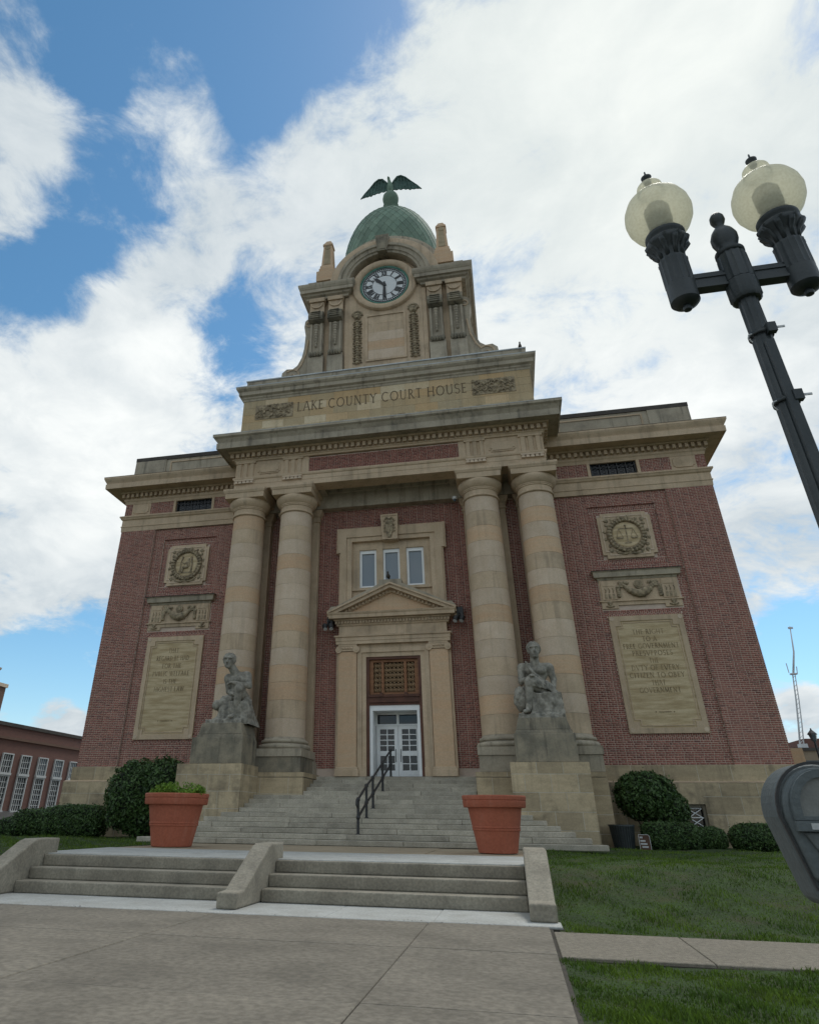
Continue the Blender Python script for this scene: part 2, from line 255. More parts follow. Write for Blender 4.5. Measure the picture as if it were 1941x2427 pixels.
# ------------------------------------------------------------------ mesh helpers
class MB:
    def __init__(s): s.v = []; s.f = []
    def add(s, vs, fs):
        n = len(s.v); s.v += [tuple(p) for p in vs]; s.f += [tuple(i+n for i in q) for q in fs]; return s
    def box(s, x0, x1, y0, y1, z0, z1): return s.frus((x0, x1, y0, y1), z0, (x0, x1, y0, y1), z1)
    def frus(s, a, z0, b, z1):
        v = [(a[0],a[2],z0),(a[1],a[2],z0),(a[1],a[3],z0),(a[0],a[3],z0),(b[0],b[2],z1),(b[1],b[2],z1),(b[1],b[3],z1),(b[0],b[3],z1)]
        return s.add(v, [(3,2,1,0),(4,5,6,7),(0,1,5,4),(1,2,6,5),(2,3,7,6),(3,0,4,7)])
    def prism(s, poly, a, b, axis='y'):                # polygon extruded a..b along axis
        n = len(poly)
        if axis == 'y': v = [(p[0], a, p[1]) for p in poly]+[(p[0], b, p[1]) for p in poly]
        elif axis == 'x': v = [(a, p[0], p[1]) for p in poly]+[(b, p[0], p[1]) for p in poly]
        else: v = [(p[0], p[1], a) for p in poly]+[(p[0], p[1], b) for p in poly]
        return s.add(v, [tuple(range(n)), tuple(range(2*n-1, n-1, -1))]+[(i, i+n, (i+1) % n+n, (i+1) % n) for i in range(n)])
    def ring(s, outer, inner, y0, y1):                 # frame between two like polygons (x,z), extruded in y
        n = len(outer); v = [(p[0], y, p[1]) for y in (y0, y1) for q in (outer, inner) for p in q]; f = []
        for i in range(n):
            j = (i+1) % n; f += [(i, j, n+j, n+i), (2*n+i, 3*n+i, 3*n+j, 2*n+j), (i, 2*n+i, 2*n+j, j), (n+i, n+j, 3*n+j, 3*n+i)]
        return s.add(v, f)
    def lathe(s, prof, cx=0, cy=0, n=32, fn=None, caps=True, cz=0):
        v = []; f = []; m = len(prof)
        for r, z in prof:
            for k in range(n):
                a = 2*PI*k/n; q = r*(fn(a, z) if fn else 1); v.append((cx+q*math.cos(a), cy+q*math.sin(a), cz+z))
        for i in range(m-1):
            for k in range(n): j = (k+1) % n; f.append((i*n+k, i*n+j, (i+1)*n+j, (i+1)*n+k))
        if caps: f += [tuple(range(n-1, -1, -1)), tuple((m-1)*n+k for k in range(n))]
        return s.add(v, f)
    def mold(s, path, prof, closed=False):             # closed profile (out, z) swept with mitred corners; outward = right of travel
        n = len(path); m = len(prof); v = []; f = []
        def nrm(a, b): dx, dy = b[0]-a[0], b[1]-a[1]; l = math.hypot(dx, dy); return (dy/l, -dx/l)
        for i in range(n):
            ns = []
            if closed or i > 0: ns.append(nrm(path[i-1], path[i]))
            if closed or i < n-1: ns.append(nrm(path[i], path[(i+1) % n]))
            if len(ns) == 1: mx_ = ns[0]
            else:
                q = 1+ns[0][0]*ns[1][0]+ns[0][1]*ns[1][1]; mx_ = ((ns[0][0]+ns[1][0])/q, (ns[0][1]+ns[1][1])/q)
            v += [(path[i][0]+o*mx_[0], path[i][1]+o*mx_[1], z) for o, z in prof]
        for i in range(n if closed else n-1):
            a, b = i*m, ((i+1) % n)*m
            for k in range(m): l = (k+1) % m; f.append((a+k, b+k, b+l, a+l))
        if not closed: f += [tuple(range(m)), tuple(range(n*m-1, (n-1)*m-1, -1))]
        return s.add(v, f)
    def arc(s, cx, cz, prof, a0, a1, n=32):            # closed profile (radius, y) swept round a circle in the x-z plane
        m = len(prof); v = []; f = []; full = abs(a1-a0) > 2*PI-1e-4; k = n if full else n+1
        for i in range(k):
            a = a0+(a1-a0)*i/n; v += [(cx+r*math.cos(a), y, cz+r*math.sin(a)) for r, y in prof]
        for i in range(n):
            A, B = i*m, ((i+1) % k)*m
            for q in range(m): w = (q+1) % m; f.append((A+q, A+w, B+w, B+q))
        if not full: f += [tuple(range(m)), tuple(range((k-1)*m+m-1, (k-1)*m-1, -1))]
        return s.add(v, f)
    def tube(s, pts, r, n=8, caps=True):
        pts = [Vector(p) for p in pts]; rr = r if isinstance(r, (list, tuple)) else [r]*len(pts); v = []; f = []; ref = None
        for i, p in enumerate(pts):
            t = (pts[min(i+1, len(pts)-1)]-pts[max(i-1, 0)]).normalized()
            if ref is None: ref = t.orthogonal().normalized()
            a = (ref-t*ref.dot(t)).normalized(); ref = a; b = t.cross(a)
            v += [tuple(p+(a*math.cos(2*PI*k/n)+b*math.sin(2*PI*k/n))*rr[i]) for k in range(n)]
        for i in range(len(pts)-1):
            for k in range(n): j = (k+1) % n; f.append((i*n+k, i*n+j, (i+1)*n+j, (i+1)*n+k))
        if caps: f += [tuple(range(n-1, -1, -1)), tuple((len(pts)-1)*n+k for k in range(n))]
        return s.add(v, f)
    def ball(s, c, r, nu=10, nv=7, jit=0.0):
        r = (r, r, r) if isinstance(r, (int, float)) else r; v = []; f = []
        for i in range(nv+1):
            t = PI*i/nv
            for k in range(nu):
                a = 2*PI*k/nu; q = 1+(random.random()-.5)*jit
                v.append((c[0]+r[0]*q*math.sin(t)*math.cos(a), c[1]+r[1]*q*math.sin(t)*math.sin(a), c[2]+r[2]*q*math.cos(t)))
        for i in range(nv):
            for k in range(nu): j = (k+1) % nu; f.append((i*nu+k, (i+1)*nu+k, (i+1)*nu+j, i*nu+j))
        return s.add(v, f)
    def disc(s, cx, cz, r, y0, y1, n=24, rz=None): 
        return s.prism([(cx+r*math.cos(2*PI*k/n), cz+(rz or r)*math.sin(2*PI*k/n)) for k in range(n)], y0, y1)
    def mesh(s, name, smooth=False):
        me = bpy.data.meshes.new(name); me.from_pydata(s.v, [], s.f); me.validate(); fix_normals(me)
        if smooth: me.polygons.foreach_set('use_smooth', [True]*len(me.polygons))
        return me
    def build(s, name, m, parent=None, smooth=False, loc=None, rotz=0, kind=None, auto=0):
        return link(name, s.mesh(name, smooth), m, parent, loc, rotz, kind, auto if smooth else 0)
import bmesh
def fix_normals(me):
    if len(me.polygons) > 20000: return
    bm = bmesh.new(); bm.from_mesh(me); bmesh.ops.recalc_face_normals(bm, faces=bm.faces); bm.to_mesh(me); bm.free()
def link(name, me, m, parent=None, loc=None, rotz=0, kind=None, auto=0):
    if m is not None and not me.materials: me.materials.append(m)
    if auto:
        bm = bmesh.new(); bm.from_mesh(me)
        for e in bm.edges:
            if len(e.link_faces) == 2 and e.calc_face_angle() > math.radians(auto): e.smooth = False
        bm.to_mesh(me); bm.free()
    o = bpy.data.objects.new(name, me); col.objects.link(o)
    if parent is not None: o.parent = parent
    if loc: o.location = loc
    if rotz: o.rotation_euler.z = rotz
    if kind: o['kind'] = kind
    return o
def tag(o, label, cat, group=None):
    o['label'] = label; o['category'] = cat
    if group: o['group'] = group
    return o
def thing(name, label, cat, loc=(0, 0, 0), group=None, rotz=0):
    o = bpy.data.objects.new(name, None); col.objects.link(o); o.location = loc; o.rotation_euler.z = rotz; o.empty_display_size = 0.3
    return tag(o, label, cat, group)
def boxmesh(name, sx, sy, sz, m, bev=0.0):           # box centred on its origin
    b = MB().box(-sx/2, sx/2, -sy/2, sy/2, -sz/2, sz/2); me = b.mesh(name)
    if bev:
        bm = bmesh.new(); bm.from_mesh(me); bmesh.ops.bevel(bm, geom=bm.edges[:], offset=bev, segments=1, affect='EDGES'); bm.to_mesh(me); bm.free()
    me.materials.append(m); return me
def bevel(o, w, seg=2):
    md = o.modifiers.new('bevel', 'BEVEL'); md.width = w; md.segments = seg; md.limit_method = 'ANGLE'; md.angle_limit = math.radians(35); return o
def mirror_x(b):                                       # mirrored copy of a builder's geometry
    q = MB(); q.v = [(-x, y, z) for x, y, z in b.v]; q.f = [tuple(reversed(f)) for f in b.f]; return q
def fastmesh(name, verts, faces, m, parent=None, kind=None, smooth=False):   # numpy arrays, equal face size
    me = bpy.data.meshes.new(name); nv = len(verts); nf, k = faces.shape
    me.vertices.add(nv); me.vertices.foreach_set('co', np.asarray(verts, np.float32).ravel())
    me.loops.add(nf*k); me.loops.foreach_set('vertex_index', faces.astype(np.int32).ravel())
    me.polygons.add(nf); me.polygons.foreach_set('loop_start', np.arange(0, nf*k, k, dtype=np.int32))
    me.update(calc_edges=True)
    if smooth: me.polygons.foreach_set('use_smooth', [True]*nf)
    return link(name, me, m, parent, kind=kind)
# implicit sculpting: distance fields meshed with surface nets
def net(fn, lo, hi, h):
    xs = [np.arange(lo[i], hi[i]+h, h, dtype=np.float32) for i in range(3)]
    X, Y, Z = np.meshgrid(*xs, indexing='ij'); F = fn(X, Y, Z); s = F < 0
    c = [F[i:F.shape[0]-1+i, j:F.shape[1]-1+j, k:F.shape[2]-1+k] for i in (0, 1) for j in (0, 1) for k in (0, 1)]
    off = [(i, j, k) for i in (0, 1) for j in (0, 1) for k in (0, 1)]
    neg = sum((q < 0).astype(np.int8) for q in c); act = (neg > 0) & (neg < 8); idx = -np.ones(act.shape, np.int64); idx[act] = np.arange(act.sum())
    P = np.zeros((int(act.sum()), 3)); W = np.zeros(int(act.sum()))
    for a in range(8):
        for b in range(a+1, 8):
            dd = [off[b][q]-off[a][q] for q in range(3)]
            if sum(abs(q) for q in dd) != 1: continue
            fa, fb = c[a][act], c[b][act]; cr = (fa < 0) != (fb < 0); t = np.where(cr, fa/(fa-fb+1e-12), 0)
            for q in range(3): P[:, q] += np.where(cr, off[a][q]+t*dd[q], 0)
            W += cr
    P /= W[:, None]; ii = np.argwhere(act); P = (ii+P)*h+np.array(lo)
    faces = []
    for ax in range(3):
        a, b = (ax+1) % 3, (ax+2) % 3
        sl0 = [slice(None)]*3; sl1 = [slice(None)]*3; sl0[ax] = slice(0, -1); sl1[ax] = slice(1, None)
        cr = s[tuple(sl0)] != s[tuple(sl1)]; e = np.argwhere(cr)
        e = e[(e[:, a] > 0) & (e[:, b] > 0) & (e[:, a] < s.shape[a]-1) & (e[:, b] < s.shape[b]-1)]
        if not len(e): continue
        def at(da, db): q = e.copy(); q[:, a] -= da; q[:, b] -= db; return idx[q[:, 0], q[:, 1], q[:, 2]]
        quad = np.stack([at(1, 1), at(0, 1), at(0, 0), at(1, 0)], 1); flip = ~s[e[:, 0], e[:, 1], e[:, 2]]
        quad[flip] = quad[flip][:, ::-1]; faces.append(quad)
    Fq = np.concatenate(faces); return P, Fq[(Fq >= 0).all(1)]
def smin(a, b, k): hh = np.clip(.5+.5*(b-a)/k, 0, 1); return b*(1-hh)+a*hh-k*hh*(1-hh)
def cone(X, Y, Z, a, b, ra, rb):
    a = np.array(a); b = np.array(b); ab = b-a; L2 = (ab**2).sum()+1e-9
    t = np.clip(((X-a[0])*ab[0]+(Y-a[1])*ab[1]+(Z-a[2])*ab[2])/L2, 0, 1)
    return np.sqrt((X-a[0]-t*ab[0])**2+(Y-a[1]-t*ab[1])**2+(Z-a[2]-t*ab[2])**2)-(ra+(rb-ra)*t)
def ell(X, Y, Z, c, r):
    k = np.sqrt(((X-c[0])/r[0])**2+((Y-c[1])/r[1])**2+((Z-c[2])/r[2])**2); return (k-1)*min(r)
def lump(X, Y, Z, s, a, ph=0.0): return a*(np.sin(X*s+ph)*np.sin(Y*s*1.13+1.3+ph)+np.sin(Z*s*.93+2.1+ph)*np.sin(X*s*1.31+.7)+.6*np.sin(Y*s*2.1+Z*s*1.7+ph))/2
# ================================================================== the ground
def struct(o): o['kind'] = 'structure'; return o
struct(MB().box(-1200, 1200, -400, 1400, -0.6, -0.06).build('ground', ground_m))
def lawn_z(x, y):                                     # bank rising from the pavement to the building
    t = np.clip((y+16.75)/4.6, 0, 1); s = t*t*(3-2*t); return -0.03+0.61*s+0.025*np.sin(x*1.7+y*.9)*s+0.015*np.sin(x*4.1-y*3.3)*s
def lawn(name, x0, x1, y0, y1, nx, ny, zf):
    xs = np.linspace(x0, x1, nx); ys = np.linspace(y0, y1, ny); X, Y = np.meshgrid(xs, ys, indexing='ij'); Zz = zf(X, Y)
    V = np.stack([X, Y, Zz], -1).reshape(-1, 3); i, j = np.meshgrid(np.arange(nx-1), np.arange(ny-1), indexing='ij'); a = (i*ny+j).ravel()
    o = fastmesh(name, V, np.stack([a, a+ny, a+ny+1, a+1], 1), turf_m, smooth=True); return struct(o)
lawn('lawn', 4.79, 34, -16.95, 14, 90, 90, lawn_z)
lawn('lawn', -40, -5.47, -16.95, 14, 90, 90, lawn_z)
lawn('lawn', 4.66, 20, -27.5, -18.85, 30, 20, lambda x, y: -0.035+0.012*np.sin(x*2+y*3)+0*x)
def blades(name, n, xr, yr, zf, hr, dens, label, keep=lambda x, y: x > -99):
    x = rng.uniform(*xr, n*3); y = rng.uniform(*yr, n*3); dd = np.hypot(x-CAM[0], y-CAM[1]); p = np.clip((dens/dd)**2, 0, 1)
    k = (rng.random(n*3) < p) & keep(x, y); x, y = x[k][:n], y[k][:n]; m = len(x); z = zf(x, y)-0.01
    cl = 0.75+0.5*(np.sin(x*3.1+1)*np.sin(y*2.7)+.5*np.sin(x*7.7+y*6.1)); h = rng.uniform(*hr, m)*np.clip(cl, .5, 1.4); a = rng.uniform(0, 2*PI, m); w = rng.uniform(.004, .009, m)
    tl = rng.uniform(0, .75, m)*h; ta = rng.uniform(0, 2*PI, m); ca, sa = np.cos(a)*w, np.sin(a)*w; tx, ty = np.cos(ta)*tl, np.sin(ta)*tl
    V = np.stack([np.stack([x-ca, y-sa, z], 1), np.stack([x+ca, y+sa, z], 1), np.stack([x+tx*.4+ca*.7, y+ty*.4+sa*.7, z+h*.6], 1), np.stack([x+tx, y+ty, z+h*(1-.25*(tl/h)**2)], 1)], 1).reshape(-1, 3)
    b = np.arange(m)*4; F = np.concatenate([np.stack([b, b+1, b+2], 1), np.stack([b, b+2, b+3], 1)])
    o = fastmesh(name, V, F, grass_m, kind='stuff'); o['label'] = label; return o
blades('grass', 70000, (4.82, 16), (-16.97, -4.2), lawn_z, (.025, .075), 11.5, 'grass of the bank right of the lower steps', lambda x, y: (x > 4.85) & ((x > 6.9) | (y < -7.0)) & (y > -16.86+.09*np.sin(x*3.7)*np.sin(x*8.3+1)))
blades('grass', 40000, (-18, -5.5), (-16.6, -2.0), lawn_z, (.04, .09), 15, 'grass of the lawn left of the lower steps', lambda x, y: ((x < -5.75)))
blades('grass', 60000, (4.62, 9), (-24.5, -18.86), lambda x, y: -0.035+0*x, (.025, .07), 7.0, 'grass of the strip below the narrow path', lambda x, y: (x > 4.70+.07*np.sin(y*5)*np.sin(y*2.2)) & (y < -19.02+.16*np.sin(x*2.3)*np.sin(x*5.1)))
# pavement slabs with open joints
def slabs(root, xs, ys, z, m, gap=0.012, th=0.09, jit=0.004):
    for i in range(len(xs)-1):
        for j in range(len(ys)-1):
            g = gap/2; dz = random.uniform(-jit, jit)
            o = MB().box(xs[i]+g, xs[i+1]-g, ys[j]+g, ys[j+1]-g, z-th, z+dz).build('slab', m, root); bevel(o, 0.008, 1)
sw = struct(MB().box(-14, 4.70, -31, -16.60, -0.12, -0.022).build('sidewalk', joint_m))
slabs(sw, [-13.9, -10.0, -6.9, -3.65, -0.38, 2.96, 4.66], [-30.4, -27.4, -24.5, -21.62, -18.82, -16.60], 0.0, pave)
ap = struct(MB().box(-7.2, 4.86, -16.595, -15.0, -0.11, -0.02).build('pale_apron', joint_m))
slabs(ap, [-7.1, -4.85, -3.3, -1.9, -0.36, 1.38, 3.02, 4.84], [-16.59, -15.0], 0.004, concrete_new, gap=0.007)
pth = struct(MB().box(4.68, 24, -18.95, -16.96, -0.12, -0.03).build('path', joint_m))
slabs(pth, [4.69, 6.27, 9.1, 12.0, 15.0, 18, 21, 23.9], [-18.93, -16.98], -0.006, path_m, gap=0.014)
ld = struct(MB().box(-5.6, 4.60, -13.8, -6.8, 0.2, 0.585).build('landing', joint_m))
slabs(ld, [-5.55, -2.4, 1.6, 4.55], [-14.12, -10.98], 0.616, concrete_new, gap=0.006)
slabs(ld, [-5.55, -2.9, -0.3, 2.2, 4.55], [-10.97, -6.85], 0.606, pave_tan, gap=0.008)
# ------------------------------------------------------------------ lower steps and cheek walls
for (x0, x1), lb in (((-5.13, -0.53), 'left flight of three worn concrete steps'), ((-0.17, 4.40), 'right flight of three worn concrete steps')):
    t = thing('concrete_steps', lb+' up from the pavement', 'steps', ((x0+x1)/2, -15, 0), 'low concrete flights')
    for k in range(3):
        y0 = -15.0+.385*k
        m = MB().prism([(y0, .2*k+.004), (y0-.012, .2*k+.16), (y0-.012, .2*k+.2), (y0+.43, .2*k+.202), (y0+.43, .2*k+.004)], x0, x1, 'x')
        o = m.build('step', concrete, t); o.location = (-(x0+x1)/2, 15, 0); bevel(o, 0.018, 2)
for x0, x1, lb in ((-5.50, -5.135, 'sloping concrete cheek wall at the left end of the low steps'), (-0.525, -0.175, 'sloping concrete cheek wall between the two low flights'), (4.405, 4.80, 'sloping concrete cheek wall beside the lawn at the right')):
    prof = [(-16.2, 0.006), (-16.2, .235), (-15.86, .245), (-14.65, .84), (-14.5, .875), (-13.78, .88), (-13.78, 0.006)]
    t = thing('cheek_wall', lb, 'wall', ((x0+x1)/2, -16.2, 0), 'concrete cheek walls')
    o = MB().prism(prof, x0, x1, 'x').build('wall_body', concrete, t); o.location = (-(x0+x1)/2, 16.2, 0); bevel(o, 0.03, 3)
# ------------------------------------------------------------------ entrance stairs
RISE, TREAD, YB, ZL = 0.14, 0.45, -6.84, 0.61
es = thing('entrance_stairs', 'broad grey granite stairs rising to the white front doors', 'stairs', (0, YB, ZL))
rends = [6.67, 6.31, 5.93, 5.57, 5.22, 4.84]; lends = [-7.05, -6.75, -6.4, -6.05, -5.7, -5.3]
for k in range(15):
    y0 = YB+TREAD*k; z1 = ZL+RISE*(k+1)
    if k < 6: x0, x1 = lends[k], rends[k]
    elif k < 10: x0, x1 = -4.84, 4.30
    else: x0, x1 = -3.12, 3.10
    n = max(3, int((x1-x0)/2.3)); w = (x1-x0)/n; off = (k % 2)*w*.45
    cuts = [x0]+sorted({round(x0+off+w*i+random.uniform(-.25, .25), 3) for i in range(n+1) if x0+.5 < x0+off+w*i < x1-.5})+[x1]
    for a, b in zip(cuts[:-1], cuts[1:]):
        dz = random.uniform(-.003, .003)
        o = MB().box(a+.004, b-.004, y0+random.uniform(-.006, .006), y0+TREAD+.08 if k < 14 else .6, z1-RISE+.004, z1+dz).build('step_stone', granite, es); o.location = (0, -YB, -ZL); bevel(o, .012, 1)
o = MB().box(-3.15, 3.15, YB+6*TREAD, .55, .5, ZL+7*RISE).build('stair_core', granite, es); o.location = (0, -YB, -ZL)
# ================================================================== the courthouse
CH = thing('courthouse', 'red brick and sandstone courthouse with columns, clock tower and green dome', 'courthouse')
# --- brickwork: every brick real; the nearest three hundred are single parts
SINGLE = []; BV = []; BFc = []
def brick(x0, x1, y, z0, z1, px=None, d=0.012):       # front at y-d (towards -y); px: wall facing x instead
    n = len(BV)*8
    if px is None: q = [(x0,y-d,z0),(x1,y-d,z0),(x1,y-d,z1),(x0,y-d,z1),(x0,y+.02,z0),(x1,y+.02,z0),(x1,y+.02,z1),(x0,y+.02,z1)]
    else:
        s = px[1]; X = px[0]; q = [(X+s*d,x0,z0),(X+s*d,x1,z0),(X+s*d,x1,z1),(X+s*d,x0,z1),(X-s*.02,x0,z0),(X-s*.02,x1,z0),(X-s*.02,x1,z1),(X-s*.02,x0,z1)]
    BV.append(q); f = [(0,1,2,3),(0,4,5,1),(1,5,6,2),(2,6,7,3),(3,7,4,0)]
    if px is not None and px[1] > 0: pass
    BFc.append([[n+i for i in p] for p in f])
CO = 0.0735; MJ = 0.020; ST, HD = 0.198, 0.092
def brickwall(x0, x1, z0, z1, y, holes=(), px=None, single=False):
    nrow = int(round((z1-z0)/CO)); co = (z1-z0)/nrow
    for r in range(nrow):
        a = z0+r*co; b = a+co-MJ; x = x0-(0 if r % 2 == 0 else (ST+HD)/2*.76)+.003*math.sin(r*2.3); k = 0
        while x < x1:
            l = ST if k % 2 == 0 else HD; l *= random.uniform(.96, 1.04)
            s, e = max(x, x0), min(x+l, x1)
            if e-s > .02:
                segs = [(s, e)]
                for hx0, hx1, hz0, hz1 in holes:
                    if b > hz0+.01 and a < hz1-.01:
                        ns = []
                        for p, q in segs:
                            if q <= hx0 or p >= hx1: ns.append((p, q))
                            else:
                                if hx0-p > .02: ns.append((p, hx0))
                                if q-hx1 > .02: ns.append((hx1, q))
                        segs = ns
                for p, q in segs:
                    if single and abs(q-p-l) < .001 and px is None: SINGLE.append((p, q, y, a, b))
                    else: brick(p, q, y-random.uniform(-.003, .003), a, b, px)
            x += l+MJ; k += 1
def soldier(x0, x1, z0, z1, y):
    n = int((x1-x0)/CO); w = (x1-x0)/n
    for i in range(n):
        zz = z0+(z1-z0)*(.62 if i % 2 else .38)
        brick(x0+i*w, x0+(i+1)*w-MJ, y, z0, zz-MJ/2); brick(x0+i*w, x0+(i+1)*w-MJ, y, zz+MJ/2, z1)
def sx(s, a, b): return (a, b) if s > 0 else (-b, -a)
YF, YR = 0.09, 0.15                                    # recessed field of the wing, inner recess round the medallion
for s in (-1, 1):
    # mortar bodies
    m = MB(); m.box(*sx(s, 12.08, 13.985), 0.0, 1.0, 3.10, 16.2); m.box(*sx(s, 6.9, 12.079), YF, 1.0, 3.10, 10.70); m.box(*sx(s, 6.9, 8.72), YF, 1.0, 10.70, 13.97)
    m.box(*sx(s, 11.53, 12.079), YF, 1.0, 10.70, 13.97); m.box(*sx(s, 8.72, 11.53), YR, 1.0, 10.70, 13.40); m.box(*sx(s, 8.72, 11.53), YF, 1.0, 13.40, 13.97)
    m.box(*sx(s, 6.9, 9.10), 0.0, 1.0, 14.0, 16.2); m.box(*sx(s, 11.2, 12.079), 0.0, 1.0, 14.0, 16.2); m.box(*sx(s, 9.10, 11.2), 0.0, 1.0, 14.0, 14.80); m.box(*sx(s, 9.10, 11.2), 0.0, 1.0, 15.52, 16.2); m.box(*sx(s, 9.10, 11.2), 0.3, 1.0, 14.8, 15.52); m.box(*sx(s, 6.9, 13.985), 1.0, 22, 3.1, 16.5)
    m.build('wall', mortar, CH)
    H = [sx(s, 8.77, 11.56)+(3.945, 8.73), sx(s, 8.60, 11.72)+(8.84, 10.36)]
    a, b = sx(s, 12.08, 13.99); brickwall(a, b, 3.13, 13.97, 0.0, single=(s > 0))
    a, b = sx(s, 7.0, 12.08); brickwall(a, b, 3.13, 13.97, YF, [H[0], H[1], sx(s, 8.73, 11.52)+(10.73, 13.38)])
    a, b = sx(s, 8.73, 11.52); brickwall(a, b, 10.98, 13.16, YR, [sx(s, 9.06, 11.19)+(11.0, 13.0)])
    soldier(a, b, 13.17, 13.39, YR); soldier(a, b, 10.72, 10.95, YR)
    a, b = sx(s, 8.77, 11.56); soldier(a, b, 3.945, 4.165, YF); soldier(a, b, 8.545, 8.725, YF)
    a, b = sx(s, 7.0, 13.99); brickwall(a, b, 14.83, 15.50, 0.0, [sx(s, 9.03, 11.27)+(14.8, 15.6), sx(s, 12.55, 13.60)+(14.8, 15.6), sx(s, 7.0, 7.7)+(14.8, 15.6)])
    # return of the wing along the side, and of the pier
    X = s*13.99; brickwall(0.0, 14.0, 3.13, 13.97, 0, px=(X, s)) if s > 0 else None
    m = MB(); m.box(*sx(s, 12.0, 13.985), 0.0, 0.4, 3.0, 3.12); 
# recess wall between the antae
m = MB(); m.box(-3.4, -2.2, -0.19, 1.0, 2.7, 14.6); m.box(2.2, 3.4, -0.19, 1.0, 2.7, 14.6); m.build('wall', mortar, CH)['kind'] = 'stuff'; m = MB(); m.box(-2.2, 2.2, 0.12, 1.0, 9.2, 13.0); m.box(-2.2, 2.2, -.19, 1.0, 13.0, 14.6); m.build('wall', mortar, CH)
brickwall(-3.36, -2.28, 3.02, 14.05, -0.2); brickwall(2.28, 3.36, 3.02, 14.05, -0.2); brickwall(-2.28, 2.28, 12.9, 14.05, -0.2, [(-2.5, 2.5, 12.9, 13.02)])
for s in (-1, 1):
    m = MB().box(*sx(s, 5.2, 5.75), -0.1, 1.0, 2.7, 14.5).build('wall', mortar, CH); a, b = sx(s, 5.22, 5.73); brickwall(a, b, 3.0, 14.0, -0.1)
# brick panel of the portico frieze
MB().box(-3.5, 3.5, -2.10, -1.5, 15.30, 16.1).build('wall', mortar, CH); brickwall(-3.47, 3.42, 15.33, 16.07, -2.11)
SINGLE.sort(key=lambda q: (q[0]-CAM[0])**2+(q[2]-CAM[1])**2+(q[3]-CAM[2])**2); 
for q in SINGLE[300:]: brick(*q)
SINGLE = SINGLE[:300]
bme = {}
for p, q, y, a, b in SINGLE:
    k = 'brick_long' if q-p > .15 else 'brick_short'
    L_ = ST if q-p > .15 else HD
    if k not in bme: bme[k] = boxmesh(k, L_, .034, b-a, brick_m)
    o = bpy.data.objects.new('brick', bme[k]); col.objects.link(o); o.parent = CH; o.location = ((p+q)/2, y+.006, (a+b)/2); o.scale.x = (q-p)/L_
fastmesh('brickwork', np.array(BV).reshape(-1, 3), np.array(BFc).reshape(-1, 4), brick_m, CH, kind='stuff')
# --- stone base with open-jointed blocks
def ashlar(parent, x0, x1, y0, y1, courses, ln, m, core=mortar_stone, faces='flr', name='stone_block', g=0.009, off=(0, 0, 0), wob=0.004):
    o = MB().box(x0+.005, x1-.005, y0+.004, y1, courses[0]+.005, courses[-1]-.012).build('joint_core', core, parent)
    o.location = off
    T = .22
    for k in range(len(courses)-1):
        z0, z1 = courses[k]+g, courses[k+1]-g
        def run(a, b, odd):
            n = max(1, int(round((b-a)/ln))); w = (b-a)/n; c = [a]+[a+w*(i+(.5 if odd else 0)) for i in range(0 if odd else 1, n) if a+w*(i+(.5 if odd else 0)) < b-.1]+[b]
            return list(zip(c[:-1], c[1:]))
        if 'f' in faces:
            for a, b in run(x0, x1, k % 2):
                d = random.uniform(0, wob); o = MB().box(a+g*(a > x0), b-g*(b < x1), y0-d, y0+T, z0, z1).build(name, m, parent); o.location = off
        for ch, xa, xb in (('l', x0, x0+T), ('r', x1-T, x1)):
            if ch in faces:
                for a, b in run(y0+T, y1, (k+1) % 2):
                    o = MB().box(xa, xb, a+g, b-g, z0, z1).build(name, m, parent); o.location = off
for s in (-1, 1):
    a, b = sx(s, 7.45, 14.10)
    ashlar(CH, a, b, -0.12, 8.0, [2.54, 3.11], 1.15, stone_base, faces='fr' if s > 0 else 'fl')
    a, b = sx(s, 7.46, 14.30)
    if s < 0: ashlar(CH, a, b, -0.30, 8.0, [0.35, 1.0, 1.55, 2.1, 2.53], 1.3, stone_base, faces='fl')
    else:
        ashlar(CH, a, 10.05, -0.30, 8.0, [0.35, 1.0, 1.55, 2.1, 2.53], 1.2, stone_base, faces='f'); ashlar(CH, 10.75, b, -0.30, 8.0, [0.35, 1.0, 1.55, 2.1, 2.53], 1.3, stone_base, faces='fr')
        ashlar(CH, 10.05, 10.75, -0.30, 8.0, [1.86, 2.53], 1.3, stone_base, faces='f')
    m = MB().mold([(sx(s, 7.45, 14.30)[0], -0.30), (sx(s, 7.45, 14.30)[1], -0.30)], [(-.2, 2.53), (0, 2.53), (-.0, 2.545), (-.2, 2.60)]).build('water_table', stone, CH)
# basement window with a white lattice
bw = MB().box(10.06, 10.74, -0.02, 0.05, .55, 1.85).build('basement_window', pane_m, CH)
fr = MB(); fr.ring([(10.05, .55), (10.75, .55), (10.75, 1.87), (10.05, 1.87)], [(10.14, .6), (10.66, .6), (10.66, 1.77), (10.14, 1.77)], -0.2, -0.03); fr.build('window_frame', stone_dark, bw)
lt = MB()
for k in range(4):
    z = .62+k*.28
    lt.prism([(10.15, z), (10.2, z), (10.65, z+.27), (10.60, z+.27)], -.14, -.12); lt.prism([(10.60, z), (10.65, z), (10.2, z+.27), (10.15, z+.27)], -.118, -.098); lt.box(10.15, 10.65, -.145, -.125, z+.27, z+.295)
lt.build('lattice', white_paint, bw)
